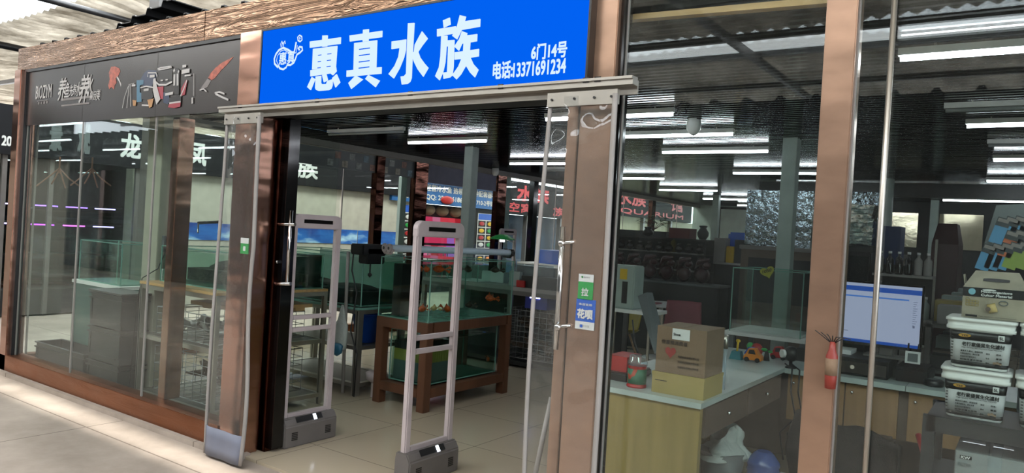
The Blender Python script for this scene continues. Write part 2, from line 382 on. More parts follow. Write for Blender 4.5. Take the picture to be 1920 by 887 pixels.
# corrugated black sheets of the shop roof showing above the header, one sheet lifted
def corr(x0, x1, y0, y1, z, tilt=0, pitch=.24, h=.05):
    mb = MB(); x = x0
    while x < x1-.01:
        zz = lambda q: z+tilt*(q-x0)
        a = [(x, zz(x)), (x+pitch*.35, zz(x)), (x+pitch*.45, zz(x)+h), (x+pitch*.6, zz(x)+h), (x+pitch*.7, zz(x+pitch)), (x+pitch, zz(x+pitch))]
        for i in range(5): mb.prism([(a[i][0], y0, a[i][1]), (a[i+1][0], y0, a[i+1][1]), (a[i+1][0], y0, a[i+1][1]+.008), (a[i][0], y0, a[i][1]+.008)], (0, y1-y0, 0))
        x += pitch
    return mb
struct(corr(-7.93, 3.1, FY+.1, 5.2, 3.06).build('roof_shop_sheet', 'black'))
struct(corr(-7.15, -5.95, FY+.3, 4.7, 3.15, .16).build('roof_shop_sheet', 'black'))
# walls
struct(MB().box((XL-.1, BACK, 0), (XR+.1, BACK+.1, 3.1)).build('wall_back', 'col_grey'))
struct(MB().box((XR, FY-.1, 0), (XR+.1, BACK, 3.1)).build('wall_right', 'white_wall'))
struct(MB().box((XL-.1, FY+.1, 2.76), (XR, BACK, 2.80)).build('roof_shop', 'dark_wall'))
# front: copper kick strip, header and posts
struct(MB().box((-7.94, FY-.06, 0), (-4.46, FY+.1, .16)).build('baseboard_front', 'copper_base', bevel=.004))
struct(MB().box((-7.94, FY-.1, -.02), (-4.2, FY+.02, .015)).build('trim_sill', 'concrete'))
struct(MB().box((-1.6, FY-.06, 0), (XR, FY+.1, .16)).build('baseboard_front_right', 'copper_base', bevel=.004))
hdr = MB().box((-7.95, FY-.03, 2.83), (-4.93, FY+.14, 3.04)).box((-4.925, FY-.03, 2.83), (-1.62, FY+.14, 3.04))
struct(hdr.build('trim_header', 'copper_grain', bevel=.002))
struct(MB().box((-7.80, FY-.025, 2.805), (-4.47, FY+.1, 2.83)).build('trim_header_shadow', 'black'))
struct(MB().box((-7.93, FY-.06, 0), (-7.80, FY+.09, 2.83)).build('trim_corner_post', 'copper', bevel=.006))
struct(MB().box((-7.80, FY-.03, .16), (-7.76, FY+.05, 2.81)).build('trim_corner_bead', 'black'))
struct(MB().box((-4.47, FY-.05, 2.25), (-4.24, FY+.1, 2.83)).box((-4.47, FY-.05, 0), (-4.24, FY+.1, 2.25)).build('trim_door_post', ['copper'], bevel=.004))
struct(MB().box((-4.31, FY+.12, 0), (-4.19, FY+.24, 2.3)).build('trim_door_jamb', 'copper_dark', bevel=.004))
struct(MB().box((-4.19, FY+.15, .02), (-4.15, FY+.24, 2.3)).build('trim_door_jamb_edge', 'black_gloss'))
struct(MB().box((-1.785, FY-.05, 0), (-1.615, FY+.1, 3.04)).build('trim_right_door_post', 'copper_film', bevel=.004))
struct(MB().box((-1.87, FY-.02, 0), (-1.81, FY+.08, 2.3)).build('trim_right_jamb', 'copper_film', bevel=.003))
struct(MB().box((-1.815, FY+.02, 0), (-1.785, FY+.08, 2.9)).build('trim_right_slot', 'black_gloss'))
struct(MB().box((-1.612, FY-.02, 0), (-1.59, FY+.05, 3.0)).build('trim_right_bead', 'black_gloss'))
struct(MB().box((-.71, FY-.03, 0), (-.595, FY+.09, 3.4)).build('trim_front_post', 'copper_film', bevel=.004))
struct(MB().box((-5.42, FY+.06, .16), (-5.33, FY+.19, 2.31)).build('trim_inner_post', 'copper', bevel=.004))
struct(MB().box((-4.28, FY-.02, 2.27), (-1.8, FY+.2, 2.9)).build('wall_over_door', 'dark_wall'))
struct(MB().box((-1.59, FY-.02, 2.95), (XR, FY+.06, 3.05)).build('trim_right_header', 'alu_dark'))
# front panes
def pane(name, x0, x1, z0, z1, y=FY, m='glass'):
    o = struct(MB().box((x0, y, z0), (x1, y+.01, z1)).build(name, m))
    MB().box((x0, y-.001, z0), (x0+.006, y+.011, z1)).box((x1-.006, y-.001, z0), (x1, y+.011, z1)).build('pane_edge', 'alu_matte', o)
    return o
pane('window_1', -7.755, -6.69, .16, 2.81); pane('window_2', -6.685, -5.55, .16, 2.81); pane('window_3', -5.545, -4.475, .16, 2.81)
pane('window_4', -1.59, -.71, .16, 2.95); pane('window_5', -.595, XR, .16, 2.95)
struct(MB().tube([(-.47, FY-.02, .16), (-.47, FY-.02, 2.95)], .0105, 10).build('trim_rod', 'alu'))
struct(MB().prism([aY(1171, 38, 3.2), aY(1560, 5, 3.2), aY(1560, -8, 3.2), aY(1171, 28, 3.2)], (0, .05, 0)).build('trim_batten', 'ply'))
# side glass wall on the left
struct(MB().box((XL-.06, FY+.1, 0), (XL+.04, BACK, .16)).build('baseboard_left', 'copper_base'))
struct(MB().box((XL-.03, FY+.1, 2.56), (XL+.1, BACK, 2.64)).box((XL-.06, FY+.1, 2.64), (XL+.06, BACK, 2.76)).build('trim_left_cornice', 'alu_matte'))
ys = [3.2, 4.5, 5.8, 7.04, 7.78, 8.62, 10.72, 11.8, 12.6, 14.0, 15.6, 17.2, 18.8, BACK]
for k in range(len(ys)-1):
    o = struct(MB().box((XL, ys[k]+.02, .16), (XL+.01, ys[k+1]-.02, 2.56)).build('window_%d' % (k+6), 'glass_side'))
    MB().box((XL-.001, ys[k]+.014, .16), (XL+.011, ys[k]+.03, 2.56)).build('pane_edge', 'alu_matte', o)
for (y, wd, m) in ((7.72, .16, 'copper_dark'), (8.6, .28, 'copper_dark'), (10.72, .26, 'copper_dark'), (11.82, .16, 'black_gloss'), (14, .2, 'copper_dark'), (17.2, .2, 'copper_dark')):
    struct(MB().box((XL-.05, y-wd/2, 0), (XL+.06, y+wd/2, 2.6)).build('trim_left_post', m, bevel=.004))
for (y, wd) in ((8.32, .12), (11.05, .14)):
    struct(MB().box((XL-.1, y-wd/2, 0), (XL-.04, y+wd/2, 2.6)).build('trim_left_green_post', 'col_grey'))
# square columns
for (x, y, m) in ((-6.1, 3.5, 'cream'), (-5.9, 7.5, 'col_grey'), (-1.87, 7.33, 'col_grey'), (-1.62, 11.5, 'col_grey'), (-5.6, 15.8, 'col_grey'), (-1.45, 15.9, 'col_grey')):
    s = .135 if y > 4 else .23
    struct(MB().box((x-s, y, 0), (x, y+s, CZ)).build('pillar', m, bevel=.004))
# ------------------------------------------------------------------ neighbour shop across the side aisle
struct(MB().box((XN-.4, 6.3, 0), (XN, 12.9, 2.23)).build('wall_neighbour', 'white_wall'))
struct(MB().box((XN-.3, 1.0, 0), (XN, 4.36, 2.23)).build('wall_neighbour_front', 'white_wall'))
struct(MB().box((XN-3, 4.36, 0), (XN-.4, 6.3, .35)).box((XN-2.9, 1.0, 0), (XN-2.8, 12.6, 2.9)).box((XN-2.8, 4.0, 0), (XN-.4, 4.1, 2.9)).box((XN-2.8, 6.7, 0), (XN-.4, 6.8, 2.9)).box((XN-.4, 4.3, 0), (XN-.02, 6.3, .36)).build('wall_neighbour_inside', 'dark_wall'))
mb = MB().box((XN-.05, 1.0, 2.23), (XN+.1, 12.6, 2.91)); fa = struct(mb.build('fascia_neighbour', 'fascia'))
struct(MB().box((XN-8, 1.0, 2.86), (XN-.3, 30, 2.95)).build('roof_neighbour', 'dark_wall'))
struct(MB().box((XN+.0, 12.65, 2.7), (XN+.25, 16, 3.3)).build('fascia_upper', 'alu_matte'))
struct(MB().box((XN, 4.36, .36), (XN+.012, 6.28, 2.23)).build('window_30', 'glass_side'))
for y in (4.4, 5.0, 6.25): struct(MB().box((XN, y-.03, 0), (XN+.05, y+.03, 2.23)).build('trim_neighbour', 'alu_dark'))
mb = MB()
def fch(t, px0, px1, pyb, h, m='letter'):
    a = aX(px0, pyb, XN+.1); b = aX(px1, pyb, XN+.1)
    return txt(MB(), t, (XN+.1, a.y, a.z), EY, EZ, b.y-a.y, h, .035).build('lettering', m, fa)
fch('20', 3, 21, 272, .13)
for (t, a, b, z0, h, m) in (('景', 92, 113, 2.36, .42, 'letter_grey'), ('观', 145, 166, 2.36, .42, 'letter_grey'), ('龙', 226, 263, 2.38, .36, 'letter'), ('凤', 351, 386, 2.38, .36, 'letter'), ('水', 452, 482, 2.38, .36, 'letter'), ('族', 558, 597, 2.38, .36, 'letter')):
    A = aX(a, 300, XN+.1).y; B = aX(b, 300, XN+.1).y
    txt(MB(), t, (XN+.1, A, z0), EY, EZ, B-A, h, .03).build('lettering', m, fa)
# blue poster strip on the white wall
def strip(y0, y1, z0, z1, label):
    m, n, l = new('sea picture print'); p = n['Principled BSDF']; tc = n.new('ShaderNodeTexCoord'); nz = n.new('ShaderNodeTexNoise'); nz.inputs['Scale'].default_value = 2.2; nz.inputs['Detail'].default_value = 5
    mp = n.new('ShaderNodeMapping'); mp.inputs['Scale'].default_value = (1, .7, 2.2); l.new(tc.outputs['Object'], mp.inputs[0]); l.new(mp.outputs[0], nz.inputs['Vector'])
    cr = n.new('ShaderNodeValToRGB'); e = cr.color_ramp.elements; e[0].position = .35; e[0].color = lin('123E8C'); e[1].position = .68; e[1].color = lin('A8D0E6'); x = e.new(.52); x.color = lin('2368B8'); l.new(nz.outputs[0], cr.inputs[0]); l.new(cr.outputs[0], p.inputs['Base Color'])
    o = MB().box((XN+.003, y0, z0), (XN+.012, y1, z1)).build('poster', m); return tag(o, label, 'poster', None)
strip(6.9, 8.0, 1.13, 1.42, 'blue sea picture strip seen over the dark tank through the side window')
p = strip(9.15, 11.0, 1.13, 1.42, 'blue sea picture strip on the white wall, seen through the opening of the first gate')
strip(11.02, 12.6, 1.13, 1.42, 'blue sea picture strip with red patch beside the dark post')
MB().box((XN+.012, 12.2, 1.15), (XN+.016, 12.6, 1.36)).build('red_patch', 'red', bpy.data.objects['poster.002'])
tag(MB().box((XN, 6.02+.35, 1.25), (XN+.012, 6.62, 1.62)).build('poster', 'blue'), 'small blue notice at the edge of the white wall', 'poster')
tag(MB().box((XN, 4.0, 1.38), (XN+.012, 4.36, 1.62)).build('poster', 'blue'), 'plain blue notice on the white wall beyond the outer corner post', 'poster')
t = thing('picture_strip', (XL+.03, 7.4, 2.31), 'dim grey strip of small pictures under the ceiling on the side glass', 'poster')
MB().box((XL+.014, 6.2, 2.31), (XL+.02, 8.5, 2.555)).build('film', mat('smoky film', '4A5052', .4, vary=.3, vscale=3), t)
rnd = random.Random(6)
for k in range(13):
    y = 6.75+k*.13
    MB().box((XL+.021, y, 2.33+.11*(k % 2)), (XL+.023, y+.1, 2.42+.11*(k % 2))).build('picture', mat('small picture %d' % k, rnd.choice(['8A8E8C', '6C7F8C', '9A9488', '8C6A60']), .5, vary=.5, vscale=25), t)
# purple lit aquarium racks inside the neighbour shop
for (z, c, yy0, yy1, lab) in ((1.55, '9C6CFF', 4.5, 6.2, 'violet lamp tube over dark neighbour tanks, the upper'), (1.27, 'C04CFF', 4.45, 6.2, 'magenta lamp tube over dark neighbour tanks, the lower')):
    t = thing('grow_lamp', (XN-.3, (yy0+yy1)/2, z), lab, 'lamp')
    for k in range(4):
        a = yy0+(yy1-yy0)*k/4
        MB().box((XN-.33, a+.03, z), (XN-.29, a+.33, z+.018)).build('tube', emit('violet tube %d%s' % (k, c), ['B9A4FF', c, 'F060F0' if c[0] == 'C' else c, 'B9A4FF'][k], 5), t)
    MB().box((XN-.35, yy0, z+.02), (XN-.27, yy1, z+.045)).build('housing', 'black', t)
for z in (.42, .85, 1.3):
    t = thing('aquarium', (XN-.5, 5.3, z), ('bottom', 'middle', 'top')[int(z > .5)+int(z > 1)]+' one of the three long dark tanks under violet lamps', 'aquarium')
    MB().box((XN-.75, 4.6, z), (XN-.42, 6.15, z+.2)).build('water', 'water_dark', t)
    MB().box((XN-.78, 4.5, z-.03), (XN-.4, 6.2, z)).build('shelf_board', 'black', t)
# ------------------------------------------------------------------ shops further along the side aisle
def shopfront(y0, y1, z0, z1, m, name, label):
    t = thing(name, (XN, (y0+y1)/2, z0), label, 'sign'); MB().box((XN-.1, y0, z0), (XN+.08, y1, z1)).build('board', m, t); return t
def lt(par, t, y, z, wd, h, m='letter', b=.03): return txt(MB(), t, (XN+.085, y, z), EY, EZ, wd, h, b).build('lettering', m, par)
s1 = shopfront(11.9, 16.1, 2.12, 2.62, 'sign_blue2', 'shop_sign', 'blue shop sign with white writing seen beyond the dark post')
lt(s1, '经营：天中村', 12.0, 2.4, 1.0, .16); lt(s1, '电话：', 12.0, 2.2, .5, .15)
lt(s1, '经营冷水鱼 热带鱼 各种配套器材', 12.98, 2.41, 2.75, .15); lt(s1, 'QQ: 2583661861', 13.0, 2.2, 1.4, .13); lt(s1, '1710-2号铺', 14.85, 2.2, .8, .13)
MB().ball((XN+.1, 13.75, 2.24), (.03, .24, .1)).build('paper_lantern', 'red', s1)
struct(MB().box((XN-.4, 12.9, 0), (XN-.3, 16.2, 2.12)).box((XN-.3, 15.0, 0), (XN+.0, 16.2, 2.12)).box((XN-.4, 12.905, 0), (XN+.0, 13.12, 2.12)).build('wall_far_shop', 'dark_wall'))
struct(MB().box((XN-.1, 12.95, 2.62), (XN, 16.2, 2.66)).build('trim_far', 'black'))
tag(MB().box((XL+.015, 8.78, 2.275), (XL+.035, 10.56, 2.555)).build('blind', mat('grey violet blind', '77778A', .7)), 'plain grey violet blind above the blue signs', 'blind')
def fishposter(y0, y1, z0, z1, label, x=XN+.02, rows=6):
    t = thing('fish_poster', (x, (y0+y1)/2, z0), label, 'poster'); MB().box((x-.01, y0, z0), (x, y1, z1)).build('sheet', 'letter', t)
    rnd = random.Random(int(y0*10)); h = (z1-z0)*.86/rows; wd = (y1-y0)/2
    MB().box((x, y0+.02, z1-(z1-z0)*.13), (x+.003, y1-.02, z1-.01)).build('heading', 'blue', t)
    for r in range(rows):
        for c in range(2):
            f = MB().box((x, y0+c*wd+.02, z0+r*h+.015), (x+.003, y0+(c+1)*wd-.02, z0+(r+1)*h-.01)).build('picture', 'letter_black', t)
            MB().ball((x+.004, y0+(c+.5)*wd, z0+(r+.5)*h), (.003, wd*.32, h*.3), 8, 5).build('fish_print', rnd.choice(['red', 'orange', 'letter', 'yellow', 'green']), f)
fishposter(12.35, 13.1, .75, 2.05, 'tall poster of fish pictures left of the green post')
fishposter(15.1, 15.8, .75, 2.0, 'tall poster of fish pictures right of the square column')
t = thing('display_shelf', (XN-.2, 14, .9), 'pink and red lit display of packets under the blue sign', 'shelf')
MB().box((XN-.3, 13.15, .8), (XN-.05, 14.9, .86)).build('board', 'white', t); MB().box((XN-.3, 13.15, 1.5), (XN-.05, 14.9, 1.53)).build('board', 'white', t)
rnd = random.Random(4)
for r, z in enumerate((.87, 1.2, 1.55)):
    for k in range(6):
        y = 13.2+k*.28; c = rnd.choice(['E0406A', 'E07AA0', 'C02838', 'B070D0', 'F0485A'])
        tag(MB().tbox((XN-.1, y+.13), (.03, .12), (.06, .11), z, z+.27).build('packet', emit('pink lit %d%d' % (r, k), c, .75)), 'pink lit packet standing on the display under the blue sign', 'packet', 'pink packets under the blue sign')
for k in range(3): tag(MB().ball((XN-.12, 13.35+k*.5, 1.98), (.1, .22, .13)).build('bag', 'card'), 'bulging straw coloured bag hanging under the blue sign', 'bag', 'straw bags under the blue sign')
s2 = shopfront(16.2, 21.0, 2.05, 2.95, 'fascia', 'shop_sign', 'black shop sign with red characters behind the far gate')
lt(s2, '水族', 16.7, 2.45, 1.6, .4, 'letter_red', .05); lt(s2, '空窝：', 16.3, 2.12, 1.4, .25, 'letter_red'); lt(s2, '族器材', 18.6, 2.12, 1.9, .25, 'letter_red')
s3 = shopfront(21.6, 29.4, 2.35, 3.35, 'fascia', 'shop_sign', 'black shop sign with red characters and red latin letters beyond the plant')
lt(s3, '水族', 22.6, 2.75, 2.3, .45, 'letter_red', .04); lt(s3, '馆', 27.2, 2.75, 1.2, .45, 'letter_red', .04); lt(s3, 'AQUARIUM', 22.0, 2.42, 6.5, .2, 'letter_red')
struct(MB().box((XN-.5, 16.2, 0), (XN-.3, 21.3, 2.05)).build('wall_far_blue', mat('dim blue shop inside', '24405A', .6, vary=.6, vscale=1.5)))
struct(MB().box((XN-.3, 21.3, 0), (XN-.1, 34, 2.35)).build('wall_far_cream', mat('cream shutters', '9A9A84', .7)))
for y in (17.4, 19.2, 22.6, 25, 27.5): struct(MB().box((XN-.1, y-.07, 0), (XN+.03, y+.07, 2.4)).build('trim_far_shop', 'alu_dark'))

# ================================================================== FRONT: sign, banner, curtains, gates
SY = FY-.1
def c1(pts, Y=None): return [aY(500+x/5.544, 40+y/5.544, (Y or SY)-.004) for x, y in pts]
def c2(pts, Y=None): return [aY(800+x/5.219, 10+y/5.219, (Y or SY)-.004) for x, y in pts]
a = aY(494, 59, SY); b = aY(489, 203, SY); c = aY(1101, 160, SY); d = aY(1107, -7, SY)
x0 = a.x; x1 = d.x; z0 = b.z; z1 = a.z
sg = thing('shop_sign', ((x0+x1)/2, SY, z0), 'large lit blue shop sign with white characters over the entrance', 'sign')
MB().box((x0, SY, z0), (x1, SY+.1, z1)).build('sign_face', 'sign_blue', sg)
MB().box((x0-.012, SY-.006, z0-.012), (x0, SY+.1, z1+.012)).box((x1, SY-.006, z0-.012), (x1+.012, SY+.1, z1+.012)).box((x0, SY-.006, z1), (x1, SY+.1, z1+.012)).box((x0, SY-.006, z0-.012), (x1, SY+.1, z0)).build('sign_frame', 'black', sg)
TH = (0, -.006, 0)
def slotted(mb, q, holes):
    """quad q (tl, tr, br, bl) with slots (u0, v0, u1, v1) left open"""
    us = sorted({0, 1, *[h[0] for h in holes], *[h[2] for h in holes]}); vs = sorted({0, 1, *[h[1] for h in holes], *[h[3] for h in holes]})
    P = lambda u, v: (q[0].lerp(q[1], u)).lerp(q[3].lerp(q[2], u), v)
    for i in range(len(us)-1):
        for j in range(len(vs)-1):
            cu, cv = (us[i]+us[i+1])/2, (vs[j]+vs[j+1])/2
            if any(h[0] < cu < h[2] and h[1] < cv < h[3] for h in holes): continue
            mb.prism([P(us[i], vs[j]), P(us[i+1], vs[j]), P(us[i+1], vs[j+1]), P(us[i], vs[j+1])], TH)
# character one
mb = MB()
for p in ([(585, 150), (638, 148), (632, 262), (582, 266)], [(455, 212), (775, 168), (772, 235), (455, 276)], [(460, 510), (560, 495), (690, 478), (722, 462), (730, 520), (692, 562), (668, 542), (460, 573)],
          [(475, 580), (508, 602), (462, 716), (427, 685)], [(515, 575), (570, 567), (568, 642), (580, 655), (625, 652), (636, 622), (690, 602), (688, 665), (675, 700), (650, 716), (545, 724), (520, 715), (510, 695)],
          [(582, 560), (624, 550), (640, 612), (600, 635)], [(686, 592), (732, 550), (768, 635), (720, 688)]): mb.prism(c1(p), TH)
H = []
for v in (.30, .60, .885): H += [(.2, v, .38, v+.055), (.59, v, .8, v+.055)]
H += [(0, .955, .38, 1)]
slotted(mb, c1([(488, 288), (738, 256), (722, 480), (478, 512)]), H); mb.build('lettering', 'sign_white', sg)
# character two
mb = MB()
for p in ([(1008, 90), (1066, 83), (1062, 205), (1004, 212)], [(868, 150), (1206, 100), (1203, 165), (870, 211)], [(838, 513), (1198, 477), (1196, 545), (836, 578)], [(930, 565), (1005, 605), (884, 703), (855, 643)], [(1062, 558), (1030, 600), (1135, 685), (1180, 618)]): mb.prism(c1(p), TH)
slotted(mb, c1([(916, 228), (1152, 198), (1142, 490), (908, 520)]), [(.2, v, .72, v+.05) for v in (.22, .44, .67, .89)]); mb.build('lettering', 'sign_white', sg)
# character three
mb = MB()
for p in ([(1305, 212), (1455, 190), (1450, 300), (1430, 380), (1385, 490), (1325, 595), (1272, 550), (1335, 465), (1375, 370), (1388, 278), (1303, 290)],
          [(1475, 22), (1540, 18), (1520, 350), (1510, 590), (1495, 630), (1465, 652), (1410, 658), (1398, 576), (1435, 570), (1455, 545), (1462, 330)],
          [(1620, 106), (1678, 180), (1620, 255), (1578, 318), (1535, 330), (1545, 245)], [(1520, 325), (1576, 312), (1600, 378), (1645, 440), (1685, 485), (1632, 577), (1575, 500), (1540, 430), (1516, 365)]): mb.prism(c1(p), TH)
mb.build('lettering', 'sign_white', sg)
# character four
mb = MB()
for p in ([(165, 150), (230, 122), (238, 188), (172, 220)], [(107, 235), (290, 207), (290, 274), (107, 306)], [(148, 300), (206, 298), (205, 345), (275, 340), (266, 600), (255, 685), (232, 706), (170, 720), (165, 660), (205, 655), (216, 402), (198, 404), (185, 560), (165, 650), (130, 735), (88, 695), (125, 610), (140, 500)],
          [(330, 98), (388, 112), (375, 158), (528, 135), (525, 210), (345, 242), (300, 335), (255, 300), (300, 215)], [(350, 254), (400, 272), (395, 297), (498, 283), (495, 352), (430, 364), (425, 442), (515, 428), (513, 500), (432, 514), (460, 575), (510, 632), (475, 706), (430, 660), (388, 590), (340, 675), (295, 725), (255, 685), (315, 600), (345, 525), (278, 533), (280, 462), (362, 450), (366, 373), (350, 375), (318, 446), (275, 405), (325, 330)]): mb.prism(c2(p), TH)
mb.build('lettering', 'sign_white', sg)
def signtext(t, p0, p1, h, bold=.03):
    A = aY(*p0, SY); B = aY(*p1, SY)
    txt(MB(), t, (A.x, SY-.003, A.z), EX, EZ, B.x-A.x, h, bold).build('lettering', 'sign_white', sg)
signtext('6门14号', (997, 113), (1063, 106), .075); signtext('电话:', (925, 149), (961, 146), .085); signtext('13371691234', (963, 145), (1061, 136), .068)
mb = MB(); nn = V((0, -1, 0))
for st, wd in (([(120, 480), (85, 440), (82, 390), (100, 340), (130, 300), (175, 275), (230, 300), (262, 325), (290, 318), (300, 270), (310, 215)], .014), ([(120, 450), (105, 410), (115, 360), (150, 310), (185, 298), (230, 325), (265, 345), (310, 325), (322, 250)], .005),
               ([(120, 455), (140, 490), (175, 500), (205, 480), (215, 455), (250, 455), (285, 430), (300, 395), (318, 345), (350, 325), (375, 300), (370, 270), (345, 265), (330, 280), (345, 300)], .013), ([(155, 270), (150, 235), (160, 208), (172, 240)], .009), ([(172, 262), (178, 225), (192, 205), (195, 235)], .009),
               ([(330, 205), (325, 165), (345, 145), (368, 160), (370, 195), (350, 212), (330, 200)], .01), ([(340, 170), (352, 178), (344, 190)], .008)):
    mb.ribbon(c1(st), wd, nn)
mb.keep = True; mb.build('whale_logo', 'sign_white', sg)
A = c1([(128, 455)])[0]; B = c1([(290, 440)])[0]
txt(MB(), '惠真', (A.x, SY-.003, A.z), EX, EZ, B.x-A.x, .078, .02).build('lettering', 'sign_white', sg)

# ---- charcoal banner behind the upper part of the left panes
BY = FY-.012
bn = thing('window_banner', (-6.15, BY, 2.31), 'long glossy charcoal advertising banner across the top of the left windows', 'banner')
MB().box((-7.76, BY, 2.31), (-6.69, BY+.008, 2.81)).box((-6.686, BY, 2.31), (-5.552, BY+.008, 2.81)).box((-5.548, BY, 2.31), (-4.48, BY+.008, 2.81)).build('film', 'banner', bn)
K = lambda pts, o=.002: [aY(200+x/7.096, 90+y/7.096, BY-o) for x, y in pts]
def bprint(name, m, polys, o=.002):
    mb = MB()
    for p in polys: mb._f([mb.bm.verts.new(q) for q in K(p, o)])
    mb.keep = True; return mb.build(name, m, bn)
def bstroke(name, m, sts, o=.004):
    mb = MB()
    for p, wd in sts: mb.ribbon(K(p, .006), wd, nn, .0015)
    mb.keep = True; return mb.build(name, m, bn)
M['coral_print'] = mat('orange fish print', '9A4530', .4, vary=.5, vscale=30); M['pb'] = mat('print dark blue', '1E2C48', .3); M['plb'] = mat('print light blue', '3A6880', .3)
M['pk'] = mat('print black', '121012', .3); M['pw'] = mat('print white', 'A9A6A4', .4); M['pr'] = mat('print red', '8C2434', .3); M['pg'] = mat('print grey', '6E6866', .4); M['pt'] = mat('print tan', '9A7044', .4)
bprint('fish_print', 'coral_print', [[(60, 250), (110, 245), (165, 270), (180, 310), (150, 380), (120, 400), (130, 460), (105, 500), (95, 550), (60, 520), (35, 550), (20, 500), (40, 420), (30, 330)]])
bprint('fish_tail_print', 'pw', [[(130, 365), (160, 400), (195, 480), (190, 515), (165, 450), (135, 395)]])
bprint('fish_print', 'coral_print', [[(1660, 130), (1690, 115), (1600, 220), (1520, 300), (1440, 400), (1390, 430), (1345, 410), (1380, 340), (1450, 260), (1540, 190)]])
bprint('fish_tail_print', 'pg', [[(1350, 395), (1395, 425), (1340, 520), (1300, 540), (1240, 560), (1275, 500)]])
bstroke('fish_fin_print', 'pw', [([(1440, 600), (1500, 585), (1570, 610)], .012), ([(1450, 610), (1530, 650), (1620, 690)], .014), ([(1240, 560), (1290, 545), (1330, 580)], .01)])
bprint('pot_print', 'pk', [[(660, 270), (700, 245), (860, 235), (880, 260), (870, 430), (800, 490), (700, 480), (640, 430)]])
bprint('carton_print', 'pb', [[(500, 330), (550, 290), (660, 300), (660, 400), (620, 450), (600, 520), (480, 500), (440, 430)]])
bprint('carton_print', 'plb', [[(398, 430), (490, 425), (490, 480), (440, 500), (440, 590), (470, 600), (465, 715), (400, 720)]], .004)
bprint('carton_print', 'pb', [[(755, 590), (830, 600), (835, 720), (810, 745), (755, 730)]], .004)
bprint('pouch_print', 'pk', [[(460, 540), (600, 530), (620, 650), (570, 700), (460, 680)]], .005)
bprint('pouch_print', 'pw', [[(620, 410), (650, 400), (665, 500), (715, 680), (660, 755), (635, 650), (612, 560)]], .006)
bprint('packet_print', 'pt', [[(540, 690), (625, 670), (600, 780), (565, 800)], [(345, 690), (395, 700), (385, 770), (350, 770)]], .006)
bprint('tub_print', 'pk', [[(830, 660), (990, 640), (990, 720), (830, 740)]], .006)
bprint('tub_print', 'pr', [[(830, 745), (985, 722), (980, 780), (900, 800), (815, 790)]], .007)
bprint('bottle_print', 'pk', [[(890, 290), (930, 265), (970, 290), (960, 620), (900, 620)]], .006)
bprint('bottle_print', 'pr', [[(990, 540), (1060, 420), (1075, 430), (1040, 620), (990, 640)]], .006)
bprint('carton_print', 'pr', [[(660, 520), (755, 510), (750, 680), (700, 680)]], .003)
bstroke('label_print', 'pw', [([(680, 280), (720, 262), (860, 245), (870, 255), (800, 275), (690, 290)], .01), ([(640, 440), (700, 490), (790, 490), (870, 450)], .014), ([(550, 385), (550, 330), (660, 330), (672, 380)], .01), ([(575, 378), (640, 372)], .02), ([(335, 500), (385, 498)], .016),
   ([(450, 530), (530, 510), (640, 530)], .01), ([(495, 560), (560, 552)], .018), ([(905, 350), (900, 500)], .022), ([(945, 340), (945, 500)], .022), ([(1010, 245), (1060, 238)], .02), ([(1000, 320), (1105, 300)], .03), ([(1040, 370), (1120, 360)], .012), ([(1160, 340), (1158, 640)], .005), ([(1140, 660), (1140, 740)], .018),
   ([(985, 640), (1030, 540), (1070, 430)], .012), ([(780, 620), (885, 600)], .02), ([(835, 735), (985, 715)], .012), ([(470, 760), (560, 765)], .012), ([(210, 800), (240, 650), (290, 510)], .006), ([(270, 800), (290, 600), (300, 480)], .006), ([(320, 780), (315, 480), (370, 470)], .006), ([(720, 432), (750, 430)], .01), ([(785, 425), (815, 422)], .01), ([(890, 310), (910, 290)], .02), ([(965, 300), (950, 330)], .016)])
K2 = lambda x, y: aY(50+x/4.571, 80+y/4.571, BY-.002)
A = K2(78, 485); B = K2(212, 480); txt(MB(), 'BIOZYM', A, EX, EZ, B.x-A.x, .12, .015).build('lettering', 'pw', bn)
mb = MB()
for (x, y) in ((98, 530), (120, 528), (145, 525), (168, 522)): p = K2(x, y); mb.box((p.x, BY-.004, p.z), (p.x+.03, BY-.002, p.z+.022))
p = K2(92, 505); mb.box((p.x, BY-.004, p.z), (p.x+.2, BY-.002, p.z+.006)); mb.build('small_print', 'pg', bn)
for (t, xa, xb, yb, h) in (('养', 262, 325, 500, .2), ('鱼', 322, 360, 470, .13), ('先', 362, 392, 462, .1), ('养', 392, 420, 455, .1), ('水', 418, 455, 460, .12), ('养', 440, 520, 520, .24), ('水', 505, 555, 460, .18), ('雷', 540, 565, 490, .07), ('因', 568, 592, 492, .07), ('美', 594, 626, 495, .09)):
    A = K2(xa, yb); B = K2(xb, yb); txt(MB(), t, A, EX, V((.18, 0, 1)), B.x-A.x, h, .012).build('lettering', 'pw', bn)
mb = MB(); p = K2(300, 500); mb.box((p.x, BY-.004, p.z), (p.x+.55, BY-.002, p.z+.02)).box((p.x, BY-.004, p.z-.05), (p.x+.5, BY-.002, p.z-.035)); mb.build('small_print', 'pg', bn)

